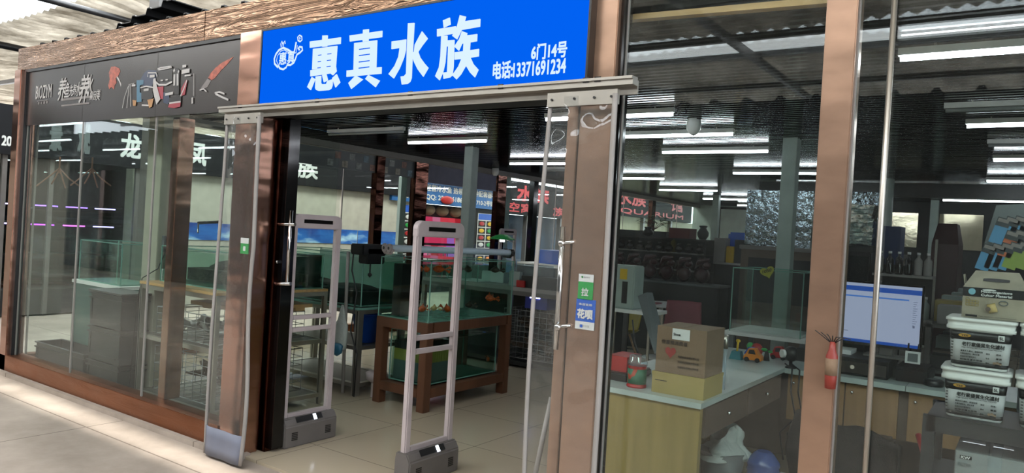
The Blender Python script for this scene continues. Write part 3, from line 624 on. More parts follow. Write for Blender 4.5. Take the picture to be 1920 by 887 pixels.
# ---- curtain rail and soft plastic curtains
RY = FY-.13
rl = thing('curtain_rail', (-3.05, RY, 2.26), 'long aluminium curtain rail running under the blue sign', 'rail')
MB().box((-4.52, RY-.02, 2.275), (-1.47, RY+.03, 2.30)).box((-4.52, RY-.03, 2.30), (-1.47, RY+.028, 2.312)).box((-4.52, RY+.03, 2.24), (-1.47, RY+.04, 2.30)).build('rail', 'alu', rl)
mb = MB()
for x in (-4.3, -3.55, -2.8, -2.2, -1.72, -1.66): mb.box((x, RY-.025, 2.295), (x+.03, RY-.018, 2.318))
mb.build('clip', 'black', rl)
def curtain(xa, xb, label, bulge, flap, zb):
    t = thing('strip_curtain', ((xa+xb)/2, RY, zb), label, 'curtain')
    def X(u, v): return xa+(xb-xa)*u+bulge(u, v)
    def fn(u, v): return V((X(u, v), RY-.02-.02*math.sin(u*math.pi)*(1-v*.4)-.008*math.sin(u*9+v*5), zb+(2.235-zb)*v))
    MB().sheet(fn, 14, 30).build('sheet', 'pvc', t)
    for u, w2 in ((0, .018), (1, .022)):
        MB().tube([fn(u, v/24)+V((0, -.004, 0)) for v in range(25)], w2*.6, 6).build('magnet_edge', 'alu_matte', t)
    MB().box((xa-.01, RY-.034, 2.19), (xb+.01, RY-.01, 2.255), ).build('clamp_bar', 'alu', t)
    h = MB()
    for u in (.05, .4, .7, .95): h.lathe((0, 0, 0), [(.006, 0), (.006, .004)], 8, Matrix.Translation((xa+(xb-xa)*u, RY-.036, 2.222)) @ Matrix.Rotation(math.pi/2, 4, 'X'))
    h.build('bolt', 'black', t)
    if flap: MB().sheet(lambda u, v: fn(u, v*flap)+V((0, -.006, 0)), 8, 3).build('bottom_flap', mat('blue grey hem', '6B7080', .6), t, solid=.004)
    return t
curtain(-4.42, -4.06, 'clear plastic curtain gathered at the left side of the entrance with grey hem', lambda u, v: (-.03*(1-v)-.03*math.sin(v*math.pi)*0) if u < .5 else (.02*math.sin(min(1, v*1.6)*math.pi*2)-.06*max(0, .25-v)*0), .085, 0.0)
curtain(-1.89, -1.545, 'clear plastic curtain gathered at the right side of the entrance', lambda u, v: (-.025*math.sin(v*math.pi)*(1-u)), 0, .02)

# ---- decals and handles on the door posts
def decal(name, px, py0, py1, wpx, m, label, Y=FY-.052):
    a = aY(px, py1, Y); b = aY(px, py0, Y); wd = aY(px+wpx/2, py0, Y).x-aY(px-wpx/2, py0, Y).x
    t = thing(name, (a.x, Y, a.z), label, 'sticker'); MB().box((a.x-wd/2, Y-.002, a.z), (a.x+wd/2, Y, b.z)).build('label', m, t); return t, a.x, a.z, b.z, wd
t, x, za, zb, wd = decal('sticker', 1097, 514, 562, 28, 'green', 'green and white sticker with one white character on the right door post')
MB().box((x-wd/2, FY-.0545, za+(zb-za)*.7), (x+wd/2, FY-.052, zb)).build('white_band', 'letter', t)
txt(MB(), '拉', (x-.018, FY-.056, za+.018), EX, EZ, .036, .036, .03).build('lettering', 'letter', t)
MB().ball((x-.02, FY-.056, zb-.014), (.005, .001, .005), 8, 6).build('round_mark', 'green', t)
txt(MB(), '微信支付', (x-.012, FY-.056, zb-.018), EX, EZ, .034, .008).build('lettering', 'letter_grey', t)
t, x, za, zb, wd = decal('sticker', 1096, 561, 618, 36, 'blue', 'blue and white payment sticker below the green one')
MB().box((x-wd/2, FY-.0545, za), (x+wd/2, FY-.052, za+(zb-za)*.26)).build('white_band', 'letter', t)
txt(MB(), '花呗', (x-.04, FY-.056, za+.052), EX, EZ, .08, .042, .05).build('lettering', 'letter', t)
txt(MB(), '本店支持', (x-.035, FY-.056, za+.112), EX, EZ, .07, .011, .03).build('lettering', 'letter', t)
txt(MB(), '支付宝', (x-.008, FY-.056, za+.012), EX, EZ, .034, .01).build('lettering', 'letter_grey', t)
MB().box((x-.024, FY-.057, za+.009), (x-.011, FY-.0545, za+.022)).build('square_mark', 'blue', t)
t, x, za, zb, wd = decal('sticker', 458, 446, 476, 15, 'green', 'small green and white sticker on the left door post behind the curtain', FY-.055)
MB().box((x-wd/2, FY-.058, za+(zb-za)*.65), (x+wd/2, FY-.0565, zb)).build('white_band', 'letter', t)
MB().box((x-.012, FY-.058, za+.02), (x+.012, FY-.0565, za+.05)).build('white_mark', 'letter', t)
# reflection of a little red bottle shape, built solid on the copper post
a = aY(1556, 730, FY-.06); b = aY(1556, 640, FY-.06); ex = thing('reflection', a, 'slim red extinguisher with pale label and dark spiky top, mirror image built solid on the copper post', 'reflection')
h = b.z-a.z; MB().lathe(a, [(.001, 0), (.02, .004), (.022, h*.25), (.022, h*.7), (.012, h*.85), (.01, h)], 14).build('bottle', 'red_dull', ex)
MB().lathe((a.x, a.y, a.z+h*.3), [(.0225, 0), (.0225, h*.35)], 14).build('label_band', 'card', ex)
mb = MB()
for k in range(7): g = k/6*2.6-1.3; mb.tube([(a.x, a.y, b.z-.01), (a.x+.03*g, a.y-.01, b.z+.02), (a.x+.05*g, a.y-.01, b.z+.014+.01*abs(1-g))], .002, 5)
mb.build('spiky_top', 'black', ex)
# door leaf folded back, with its pull handles
dl = thing('glass_door', (-4.36, 3.32, 0), 'frameless glass door leaf folded back beside the dark jamb with chrome pulls', 'door')
MB().box((-4.366, 3.32, .02), (-4.356, 3.9, 2.26)).build('leaf', 'glass_side', dl)
def bar(x, y0, y1, r=.011, Y=3.27): return [aY(x, y0, Y), aY(x-(y1-y0)*.06, y1, Y)]
for x in (511, 546):
    hh = MB().tube(bar(x, 395, 530), .012, 10).build('pull_handle', 'steel', dl)
MB().tube([aY(504, 420, 3.27), aY(553, 421, 3.27)], .012, 10).build('cross_bar', 'steel', dl)
MB().tube([aY(494, 533, 3.27), aY(545, 532, 3.27)], .012, 10).build('cross_bar', 'steel', dl)
MB().tube([aY(517, 475, 3.26), aY(514, 512, 3.26)], .01, 10).tube([aY(507, 491, 3.26), aY(522, 491, 3.26)], .011, 8).build('bolt', 'steel', dl)
dh = thing('door_handle', aY(1046, 655, 3.07), 'long chrome pull handle on two pins at the right door jamb', 'handle')
MB().tube([aY(1056, 425, 3.05), aY(1042, 655, 3.05)], .014, 12).build('bar', 'steel', dh)
for (x, y) in ((1053, 456), (1046, 613)):
    MB().tube([aY(x, y, 3.05), aY(x+24, y-3, 3.07)], .01, 10).ball(aY(x, y, 3.045), .02, 10, 6).build('pin', 'steel', dh)
pl = tag(MB().tube([aY(1034, 745, 3.25), aY(1000, 905, 3.15)], .013, 10).build('pole', 'alu_matte'), 'thin grey pole leaning inside the right door jamb', 'pole')

# ---- security gates
def gate(x, y0, y1, label, hgt=1.63):
    t = thing('security_gate', (x, (y0+y1)/2, 0), label, 'security gate', 'anti theft gates')
    yc = (y0+y1)/2; th = .022; w0 = .05
    def rr(z, inset=0): return [(x-th, y0+inset, z)]
    # outer upright frame with rounded top corners, one continuous piece of two posts, top and bars
    for (ya, yb) in ((y0, y0+w0), (y1-w0, y1)):
        MB().box((x-th, ya, .02), (x+th, yb, hgt-.09)).build('upright', 'gate', t, bevel=.008)
    mb = MB(); r = .05; pts = [(x-th, y0, hgt-.10), (x-th, y0, hgt-r)]+[(x-th, y0+r-r*math.cos(a), hgt-r+r*math.sin(a)) for a in (.4, .8, 1.2)]+[(x-th, y0+r, hgt), (x-th, y1-r, hgt)]+[(x-th, y1-r+r*math.sin(a), hgt-r+r*math.cos(a)) for a in (.4, .8, 1.2)]+[(x-th, y1, hgt-r), (x-th, y1, hgt-.10)]
    mb.prism(pts, (2*th, 0, 0)).build('top_panel', 'gate', t, bevel=.004)
    MB().box((x-th-.003, yc-.13, hgt-.062), (x+th+.003, yc+.13, hgt-.036)).build('black_window', 'black_gloss', t)
    for z in (.80, .885): MB().box((x-th*.8, y0+w0, z), (x+th*.8, y1-w0, z+.03)).build('cross_bar', 'gate', t, bevel=.004)
    MB().box((x-th*.8, y0+w0, .19), (x+th*.8, y1-w0, .225)).build('lower_bar', 'gate', t, bevel=.004)
    b = MB().prism([(x-.055, y0-.01, 0), (x+.075, y0-.01, 0), (x+.075, y0-.01, .15), (x+.045, y0-.01, .2), (x-.045, y0-.01, .2), (x-.055, y0-.01, .15)], (0, y1-y0+.02, 0)).build('base_box', 'gate_box', t, bevel=.008)
    for s in (y0+.05, y1-.1):
        mb = MB()
        for k in range(5): mb.box((x+.074, s, .05+k*.012), (x+.078, s+.05, .056+k*.012))
        mb.build('vent', 'black', b)
    MB().prism([(x+.0465, yc-.13, .2), (x+.0465, yc+.1, .2), (x+.068, yc+.1, .166), (x+.068, yc-.13, .166)], (.004, 0, .003)).build('display', 'black', b)
    MB().prism([(x+.05, yc+.02, .2), (x+.05, yc+.045, .2), (x+.073, yc+.045, .166), (x+.073, yc+.02, .166)], (.004, 0, .004)).build('light', emit('gate light %.2f' % x, 'E8F0FF', 3), b)
    return t
g1 = gate(-4.22, 3.38, 3.83, 'pinkish grey security gate beside the dark door jamb, lamp lit on its base')
g2 = gate(-3.1, 3.42, 3.88, 'pinkish grey security gate standing in the middle of the entrance')
g3 = dup(g1, (-7.0, 9.95, 0), 'small looking security gate far back behind the green lamp shade')

# ================================================================== LEFT WINDOW CONTENTS
# aluminium rack with wooden top, tank, baskets
def rack(x0, x1, y0, y1, h, label, mid=(.5,), top='ply', post=.035, name='aluminium_rack'):
    t = thing(name, ((x0+x1)/2, (y0+y1)/2, 0), label, 'rack')
    for x in (x0, x1-post):
        for y in (y0, y1-post):
            MB().box((x, y, 0), (x+post, y+post, h-.02)).build('post', 'alu', t)
            MB().box((x+post*.4, y-.001, 0), (x+post*.6, y+post+.001, h-.03)).build('groove', 'black', t.children[-1])
    for z in (h-.06,)+tuple(mid):
        mb = MB()
        for y in (y0+.004, y1-post): mb.box((x0+post, y, z), (x1-post, y+post-.004, z+.035))
        for x in (x0+.004, x1-post): mb.box((x, y0+post, z), (x+post-.004, y1-post, z+.035))
        mb.build('rail', 'alu', t)
        if z < h-.07: MB().box((x0+post, y0+post, z+.01), (x1-post, y1-post, z+.03)).build('shelf', 'alu_dark', t)
    MB().box((x0, y0-.005, h-.022), (x1, y1, h)).build('top_board', top, t)
    return t
RX0, RX1, RY0, RY1, RH = -6.08, -5.0, 3.36, 4.44, 1.0
rack(RX0, RX1, RY0, RY1, RH, 'aluminium profile rack with pine top inside the left window', (.53, .06))
def tank(x0, x1, y0, y1, z0, z1, label, water=None, fill=.9, back=None, wm='water', th=.01, base=None):
    t = thing('aquarium', ((x0+x1)/2, (y0+y1)/2, z0), label, 'aquarium')
    g = MB().box((x0, y0, z0), (x1, y0+th, z1)).box((x0, y1-th, z0), (x1, y1, z1)).box((x0, y0+th, z0), (x0+th, y1-th, z1)).box((x1-th, y0+th, z0), (x1, y1-th, z1)).build('glass_wall', 'tank_glass', t)
    MB().box((x0, y0, z0), (x1, y1, z0+th)).build('base_plate', base or 'tank_edge', t)
    e = .004; mb = MB()
    for x in (x0, x1):
        for y in (y0, y1): mb.box((x-e, y-e, z0), (x+e, y+e, z1))
    for (a, b2) in (((x0, y0), (x1, y0)), ((x0, y1), (x1, y1)), ((x0, y0), (x0, y1)), ((x1, y0), (x1, y1))): mb.box((a[0]-e, a[1]-e, z1-e), (b2[0]+e, b2[1]+e, z1+e))
    mb.build('glass_edge', 'tank_edge', t)
    if water: MB().box((x0+th, y0+th, z0+th), (x1-th, y1-th, z0+(z1-z0)*fill)).build('water', wm, t)
    if back: MB().box((x0+th, y1-th-.012, z0+th), (x1-th, y1-th-.006, z1-.01)).build('back_sheet', back, t)
    return t
M['tankdark'] = mat('dark green black tank backing', '101816', .3)
tank(-6.02, -5.03, 3.5, 4.4, RH, 1.3, 'dark filled aquarium on the pine topped rack', True, .92, 'tankdark', 'water_dark')
tag(MB().box((-5.95, 3.7, RH+.02), (-5.1, 4.3, RH+.12)).ball((-5.3, 4.0, RH+.12), (.2, .2, .12)).ball((-5.7, 4.0, RH+.1), (.25, .22, .1)).build('rock', 'drift'), 'dark rock mass lying in the dark aquarium on the rack', 'rock')
def wirebox(x0, x1, y0, y1, z0, z1, label, n=(8, 5), wood=True, r=.0028, grp=None, fillbottom=True):
    t = thing('wire_basket', ((x0+x1)/2, (y0+y1)/2, z0), label, 'basket', grp)
    mb = MB(); nx, nz = n; ny = max(3, int(nx*(y1-y0)/(x1-x0)))
    for k in range(nz+1):
        z = z0+(z1-z0)*k/nz; mb.tube([(x0, y0, z), (x1, y0, z), (x1, y1, z), (x0, y1, z), (x0, y0, z)], r*(1.6 if k in (0, nz) else 1), 5)
    for k in range(nx+1):
        x = x0+(x1-x0)*k/nx
        mb.tube([(x, y0, z0), (x, y0, z1)], r, 5); mb.tube([(x, y1, z0), (x, y1, z1)], r, 5); mb.tube([(x, y0, z0), (x, y1, z0)], r, 5)
    for k in range(ny+1):
        y = y0+(y1-y0)*k/ny
        mb.tube([(x0, y, z0), (x0, y, z1)], r, 5); mb.tube([(x1, y, z0), (x1, y, z1)], r, 5)
    mb.build('wire_frame', 'wire', t); return t
def driftpiece(c, L, rnd, name='driftwood', label='', grp=None, m='drift'):
    mb = MB(); c = V(c)
    for s in range(rnd.choice((2, 3))):
        d = V((rnd.uniform(-1, 1), rnd.uniform(-.6, .6), rnd.uniform(-.3, .5))).normalized()
        pts = [c+d*L*(k/4-.5)+V((rnd.uniform(-1, 1), rnd.uniform(-1, 1), rnd.uniform(-1, 1)))*L*.1 for k in range(5)]
        mb.tube(pts, [L*.03, L*.1, L*.12, L*.08, L*.02], 7)
    return tag(mb.build(name, m), label, 'driftwood', grp)
rnd = random.Random(11)
wirebox(-5.9, -5.12, 3.42, 4.3, .58, .80, 'wire basket of pale twigs on the middle shelf of the pine topped rack', (7, 4))
for k in range(10): driftpiece((-5.8+.07*k, 3.6+.07*(k % 7)+.08, .66), .26, rnd, label='pale twisted twig in the middle wire basket', grp='twigs in the middle wire basket', m='wire')
wirebox(-5.9, -5.12, 3.42, 4.3, .12, .48, 'deep wire basket of dark wood on the bottom shelf of the pine topped rack', (7, 5))
for k in range(9): driftpiece((-5.7+.06*k, 3.75+.05*(k % 6), .25+.05*(k % 3)), .3, rnd, label='dark driftwood piece in the bottom wire basket', grp='driftwood in the bottom wire basket')
tag(MB().box((-5.75, 3.62, .83), (-5.12, 4.38, .86)).build('board', 'ply', None), 'pine slatted board lying over the middle basket', 'board')
tag(MB().box((-5.7, 3.7, .80), (-5.6, 3.8, .83)).box((-5.2, 4.2, .80), (-5.12, 4.3, .83)).build('wood_block', 'ply'), 'pine blocks under the slatted board', 'block')
# socket box and small speaker on the column, by the rack
t = thing('socket_box', (-6.1, 3.58, 1.25), 'small dark socket box on the cream column', 'socket box')
MB().box((-6.1, 3.54, 1.24), (-6.07, 3.62, 1.38)).build('box', 'grey', t); MB().box((-6.07, 3.56, 1.33), (-6.065, 3.6, 1.37)).build('lens', 'black', t)
tag(MB().tube([(-6.065, 3.57, 1.27), (-6.07, 3.5, 1.1), (-6.09, 3.38, 1.02), (-6.1, 3.35, .8), (-6.11, 3.34, .3), (-6.1, 3.33, .01)], .005, 6).build('cable', 'black'), 'thin dark cord hanging from the socket box on the cream column', 'cord')
tag(MB().box((-6.07, 3.52, RH), (-6.02, 3.58, RH+.1)).build('speaker', 'white', bevel=.01), 'small white box standing on the pine top against the cream column', 'speaker')
# clip lamp above dark tank
t = thing('clip_lamp', (-5.6, 3.46, 1.33), 'slim black clip lamp over the dark aquarium', 'lamp')
MB().tube([aY(372, 418, 3.6), aY(415, 416, 3.6)], .012, 8).build('lamp_head', 'black', t); MB().tube([aY(372, 418, 3.6), aY(371, 436, 3.52)], .007, 6).build('arm', 'alu', t); MB().box((-5.72, 3.47, 1.27), (-5.67, 3.51, 1.36)).build('clip', 'grey', t)
# teal cabinet with empty glass tank
a = aY(137, 528, 3.45)
cx0, cx1, cy0, cy1, cz = -7.5, -6.64, 3.49, 3.92, .89
cb = thing('aquarium_cabinet', ((cx0+cx1)/2, (cy0+cy1)/2, 0), 'teal board cabinet with white top near the outer corner', 'cabinet')
MB().box((cx0, cy0, 0), (cx1, cy1, cz-.03)).build('body', 'teal_panel', cb); MB().box((cx0-.01, cy0-.01, cz-.03), (cx1+.01, cy1+.01, cz)).build('top_board', 'white', cb)
tank(-7.46, -6.7, 3.52, 3.88, cz, 1.27, 'empty clear aquarium standing on the teal cabinet')
# grey crates
def crate(x0, x1, y0, y1, z0, z1, label, name='crate'):
    t = thing(name, ((x0+x1)/2, (y0+y1)/2, z0), label, 'crate', 'grey crates by the window')
    c = ((x0+x1)/2, (y0+y1)/2); hx, hy = (x1-x0)/2, (y1-y0)/2; th = .012
    mb = MB().tbox(c, (hx, hy), (hx-.02, hy-.02), z0, z0+.012)
    for s in (-1, 1):
        mb.box((c[0]+s*hx-(th if s > 0 else 0), y0, z0), (c[0]+s*hx+(th if s < 0 else 0), y1, z1-.01)); mb.box((x0, c[1]+s*hy-(th if s > 0 else 0), z0), (x1, c[1]+s*hy+(th if s < 0 else 0), z1-.01))
    mb.build('body', 'grey_dark', t)
    mb = MB()
    for z in (z1-.02, z1-.06):
        mb.box((x0-.014, y0-.014, z), (x1+.014, y0, z+.012)).box((x0-.014, y1, z), (x1+.014, y1+.014, z+.012)).box((x0-.014, y0, z), (x0, y1, z+.012)).box((x1, y0, z), (x1+.014, y1, z+.012))
    mb.box((x0+.0, y0-.006, z0+.05), (x0+.03, y0, z1-.06)).box((x1-.03, y0-.006, z0+.05), (x1, y0, z1-.06)).box((x0+.06, y0-.004, z0+.04), (x1-.06, y0, z0+.05))
    mb.build('rim', 'grey_dark', t)
    return t
crate(-7.6, -6.7, 3.24, 3.46, .0, .31, 'low open grey crate on the floor at the outer corner')
crate(-6.63, -6.12, 3.24, 3.46, 0, .29, 'grey crate lowest of the stack of three')
crate(-6.63, -6.12, 3.24, 3.46, .29, .58, 'grey crate in the middle of the stack of three')
t = crate(-6.63, -6.12, 3.24, 3.46, .58, .87, 'grey crate with lid, topmost of the stack of three')
MB().box((-6.65, 3.22, .87), (-6.1, 3.48, .885)).build('lid', 'grey_dark', t)
tag(MB().ball((-6.9, 3.35, .07), (.12, .06, .04)).build('cloth', 'letter'), 'crumpled white cloth in the low open crate', 'cloth')
# coral branches drawn on the side glass
for (px, py, lab) in ((111, 325, 'pinkish coral branch hanging at the side glass, the left one'), (172, 325, 'pinkish coral branch hanging at the side glass, the right one')):
    mb = MB(); p = aX(px, py, XL+.05)
    for k in range(4): mb.tube([p+V((0, 0, .05)), p+V((0, .06*(k-1.5), -.04)), p+V((0, .13*(k-1.5), -.14+.03*(k % 2)))], .007, 5)
    mb.tube([p+V((0, 0, .16)), p], .008, 5)
    tag(mb.build('coral_branch', mat('dull coral', '8A6450', .7)), lab, 'coral')

# ================================================================== CENTRE: racks, tanks, stand
r2 = rack(-6.3, -5.0, 4.83, 5.45, .81, 'aluminium rack with striped posts holding the pale green aquarium', (.42, .08), 'tank_edge', .055)
tank(-6.25, -5.02, 4.86, 5.42, .82, 1.3, 'long pale green aquarium with dark gravel behind the first gate', True, .86, mat('pale green backing', 'A9C4B8', .5))
tag(MB().box((-6.22, 4.9, .835), (-5.05, 5.36, .95)).ball((-5.4, 5.1, .95), (.3, .2, .05)).ball((-5.95, 5.1, .95), (.25, .2, .07)).build('gravel', 'soft_black'), 'dark gravel bed in the pale green aquarium', 'gravel', kind='stuff')
t = thing('filter_pump', (-5.0, 4.95, 1.2), 'black hang-on filter on the corner of the pale green aquarium', 'filter')
a = aX(690, 465, -4.97)
MB().box((-5.05, 4.82, 1.22), (-4.93, 5.05, 1.37)).build('body', 'black', t, bevel=.01); MB().box((-5.1, 4.76, 1.3), (-4.93, 5.07, 1.40)).build('lid', 'black', t, bevel=.012)
MB().tube([(-5.0, 4.93, 1.22), (-5.0, 4.93, 1.12)], .007, 8).lathe((-5.0, 4.93, 1.09), [(.002, 0), (.02, .02), (.02, .035), (.006, .045)], 10).build('inlet', 'black', t)
tag(MB().tube([(-5.08, 4.79, 1.36), (-5.1, 4.8, 1.15), (-5.02, 4.8, .95), (-5.06, 4.79, .6), (-4.96, 4.79, .4), (-4.97, 4.79, .01)], .007, 6).build('hose', 'black'), 'black hose looping down the corner of the pale green aquarium', 'hose')
tag(MB().tube([(-5.16, 4.8, 1.32), (-5.17, 4.81, 1.1), (-5.14, 4.81, .012)], .016, 8).build('hose', 'alu_matte'), 'grey corrugated hose at the corner of the pale green aquarium', 'hose')
# white bag with bottle, blue pouch, blue bucket
p = aY(643, 590, 4.79)
t = thing('hanging_bag', (p.x, 4.79, p.z-.35), 'long white plastic bag hanging on the striped aluminium rack', 'bag')
MB().lathe((p.x, 4.78, p.z-.33), [(.01, 0), (.07, .02), (.078, .1), (.078, .24), (.05, .28), (.03, .36), (.012, .42)], 14, sy=.5).build('bag', mat('milky bag', 'A7AFA9', .4, bump=.5, bscale=30), t)
MB().lathe((p.x-.01, 4.75, p.z-.38), [(.01, 0), (.06, .03), (.075, .1), (.05, .12)], 12, sy=.5).build('blue_end', mat('sea blue bag end', '2A5F78', .4), t)
p = aX(693, 600, -4.93)
t = thing('bucket', (-5.2, 5.12, .456), 'blue plastic bucket on the rack beneath the pale green aquarium', 'bucket')
MB().lathe((-5.2, 5.12, .456), [(.10, 0), (.135, .26), (.142, .26), (.142, .275), (.13, .275), (.1, .02)], 20).build('bucket_body', 'blue', t)
MB().tube([(-5.2+.13*math.cos(a), 5.12, .716-.1*math.sin(a)) for a in [math.pi*k/8 for k in range(9)]], .004, 6).build('handle', 'white', t)
tag(MB().lathe((-4.88, 4.95, 0.12), [(.01, 0), (.09, .04), (.1, .1), (.06, .12)], 14, sy=.7).box((-4.9,4.93,0),(-4.86,4.97,.13)).build('pump_head', 'gate'), 'pale rounded pump on the floor left of the brown stand', 'pump')

# brown timber stand and goldfish tank
TX0, TX1, TY0, TY1, TH_ = -4.78, -4.17, 4.83, 6.08, .77
st = thing('aquarium_stand', ((TX0+TX1)/2, (TY0+TY1)/2, 0), 'brown timber aquarium stand in the middle of the shop floor', 'stand')
lg = .085
for x in (TX0, TX1-lg):
    for y in (TY0, TY1-lg): MB().box((x, y, 0), (x+lg, y+lg, TH_-.09)).build('leg', 'wood', st, bevel=.004)
for (z0_, z1_, nm) in ((TH_-.09, TH_, 'top_frame'), (.12, .2, 'bottom_frame')):
    mb = MB(); e = 0 if nm == 'top_frame' else lg
    mb.box((TX0+e, TY0, z0_), (TX1-e, TY0+lg*.8, z1_)).box((TX0+e, TY1-lg*.8, z0_), (TX1-e, TY1, z1_)).box((TX0, TY0+lg, z0_), (TX0+lg*.8, TY1-lg, z1_)).box((TX1-lg*.8, TY0+lg, z0_), (TX1, TY1-lg, z1_)); mb.build(nm, 'wood', st, bevel=.003)
MB().box((TX0+.07, TY0+.07, .17), (TX1-.07, TY1-.07, .19)).build('lower_board', 'wood', st)
bt = tank(TX0+.1, TX1-.1, TY0+.1, TY1-.1, .205, .66, 'lower filter aquarium inside the brown timber stand', True, .85, None, 'water_dark')
mt = thing('filter_media', (TX0+.15, TY0+.3, .25), 'block of yellow and grey filter foam in the lower aquarium', 'filter foam')
MB().box((TX0+.125, TY0+.12, .22), (TX1-.125, TY0+.52, .39)).build('grey_layer', 'grey', mt)
MB().box((TX0+.125, TY0+.12, .39), (TX1-.125, TY0+.52, .49)).build('yellow_layer', mat('yellow foam', 'A08A3A', .8, bump=.5, stretch=(30, 30, 1), bscale=3), mt)
MB().box((TX0+.125, TY0+.12, .49), (TX1-.125, TY0+.52, .56)).build('dark_layer', 'soft_black', mt)
gt = tank(TX0+.01, TX1-.01, TY0+.01, TY1-.01, TH_, 1.3, 'large clear goldfish aquarium on the brown timber stand', True, .93, None, 'water')
MB().box((TX0+.14, TY0+.04, TH_+.02), (TX0+.24, TY0+.16, 1.25)).build('filter_box', 'black', gt)
M['fish'] = mat('orange goldfish scales', 'C84A14', .35, vary=.4, vscale=40); M['fish2'] = mat('white gold fish scales', 'C8A070', .35, vary=.5, vscale=30); M['fish3'] = mat('dark goldfish scales', '3A2A1E', .35, vary=.5, vscale=30)
fx = [(600+0, 0)]
def fish(p, ang, s, m, label):
    t = thing('goldfish', p, label, 'fish', None); xf = Matrix.Translation(V(p)) @ Matrix.Rotation(ang, 4, 'Z')
    MB().lathe((0, 0, 0), [(.002, -s*.5), (s*.14, -s*.42), (s*.25, -s*.2), (s*.28, 0), (s*.2, s*.22), (s*.07, s*.42)], 12, xf @ Matrix.Rotation(math.pi/2, 4, 'Y') , sy=.7).build('body', m, t)
    mb = MB(); f = lambda q: xf @ V(q)
    for k in (-1, 1): mb.prism([f((s*.38, 0, 0)), f((s*.8, .1*s*k, s*.28*k)), f((s*.95, .15*s*k, s*.05*k))], xf.to_3x3() @ V((0, .004, 0)))
    mb.build('tail', m, t); MB().prism([f((-s*.15, 0, s*.24)), f((s*.05, 0, s*.42)), f((s*.25, 0, s*.17))], xf.to_3x3() @ V((0, .004, 0))).build('fin', m, t)
    MB().ball(xf @ V((-s*.38, -s*.12, s*.05)), s*.035, 8, 5).build('eye', 'black', t)
    return t
fl = [(800, 492, 'X', 5.0, .10, 'fish', 'orange goldfish near the surface behind the second gate, left one'), (824, 492, 'Y', 5.0, .12, 'fish', 'orange goldfish near the surface framed in the second gate'),
      (877, 505, 'Y', 5.3, .11, 'fish3', 'dark goldfish near the surface right of the second gate'), (954, 506, 'Y', 5.85, .1, 'fish3', 'brown goldfish near the surface at the far end of the aquarium'),
      (791, 579, 'Y', 4.95, .11, 'fish', 'orange and white goldfish at the aquarium bottom left of the front corner'), (814, 578, 'Y', 5.0, .09, 'fish2', 'pale gold goldfish at the bottom beside the front corner'), (838, 579, 'Y', 5.1, .12, 'fish', 'red orange goldfish at the bottom framed in the second gate'),
      (920, 560, 'Y', 5.6, .1, 'fish', 'upright orange goldfish in the right half of the aquarium'), (948, 556, 'Y', 5.8, .12, 'fish', 'orange goldfish at the far end beside the glass edge'), (880, 572, 'Y', 5.5, .09, 'fish3', 'dark long finned fish at the bottom right of the second gate'), (932, 670, 'L', 5.6, .09, 'fish', 'orange goldfish in the lower filter aquarium')]
for i, (px, py, k, Y, s, m, lab) in enumerate(fl):
    p = aX(px, py, -4.3 - .03*(i % 3)) if k != 'X' else aY(px, py, 4.95)
    p.x = min(max(p.x, TX0+.22), TX1-.12); p.y = min(max(p.y, TY0+.1), TY1-.14)
    p.z = min(max(p.z, TH_+.06 if py < 600 else .3), 1.22)
    fish(p, random.Random(i).uniform(-1, 1)+(1.2 if i % 2 else 2.2), s, m, lab)
# twin tube light over the goldfish tank
ld = thing('aquarium_light', (-4.45, 5.4, 1.33), 'twin tube aquarium light lying across the goldfish aquarium', 'light')
A = V((-4.62, 4.76, 1.385)); B = V((-4.22, 6.0, 1.385)); dd = (B-A).normalized(); sd = dd.cross(EZ).normalized()
for k in (-1, 1):
    MB().tube([A+sd*.045*k, B+sd*.045*k], .03, 12).build('tube', mat('pale blue lamp tube', 'BFD2DE', .25), ld)
    MB().tube([A+sd*.045*k-dd*.02, A+sd*.045*k], .04, 14).build('end_cap', 'gate', ld); MB().tube([A+sd*.045*k-dd*.024, A+sd*.045*k-dd*.019], .014, 10).build('socket', 'black', ld)
    MB().tube([B+sd*.045*k, B+sd*.045*k+dd*.04], .036, 12).build('end_cap', 'black', ld)
for q, c in ((A, 'gate'), (B, 'black')):
    MB().tube([q-sd*.1+EZ*-.01, q-sd*.06+EZ*-.045, q+sd*.06+EZ*-.045, q+sd*.1+EZ*-.01], .01, 8).build('bracket', c, ld)
tag(MB().box((-4.75, 5.0, 1.31), (-4.2, 5.5, 1.318)).build('cover_glass', 'plastic_clear'), 'clear cover sheet lying on the goldfish aquarium', 'cover')

# ---- back shelf row behind the goldfish tank with driftwood cage
DW = (-6.4, -3.75, 7.25, 7.85)
dk = thing('display_counter', ((DW[0]+DW[1])/2, 7.5, 0), 'grey display counter with driftwood cage beneath, behind the goldfish aquarium', 'counter')
MB().box((DW[0], DW[2], .9), (DW[1], DW[3], .945)).build('worktop', 'alu_matte', dk); MB().box((DW[0], DW[2]-.01, .85), (DW[1], DW[2]+.03, .9)).build('edge', 'gate_box', dk)
for x in (DW[0], -5.05, -4.0, DW[1]-.05):
    for y in (DW[2], DW[3]-.05): MB().box((x, y, 0), (x+.05, y+.05, .85)).build('post', 'alu_dark', dk)
MB().box((DW[0], DW[2]+.02, .03), (DW[1], DW[3], .08)).build('bottom_shelf', 'black', dk); MB().box((DW[0], DW[3]-.02, .08), (DW[1], DW[3], .85)).build('back_panel', 'dark_wall', dk)
wirebox(-5.1, -3.9, 7.27, 7.75, .12, .68, 'wide wire cage full of driftwood under the display counter', (12, 9), r=.003)
for k in range(26): driftpiece((-4.96+.08*(k % 13), 7.46+.06*(k % 3), .25+.24*(k//13)+.04*(k % 2)), .28, rnd, label='weathered driftwood piece piled in the wide wire cage', grp='driftwood in the wide cage')
tag(MB().box((-5.0, 7.5, .68), (-4.98, 7.52, .7)).build('clip', 'black'), 'tiny dark clip on the rim of the wide wire cage', 'clip')
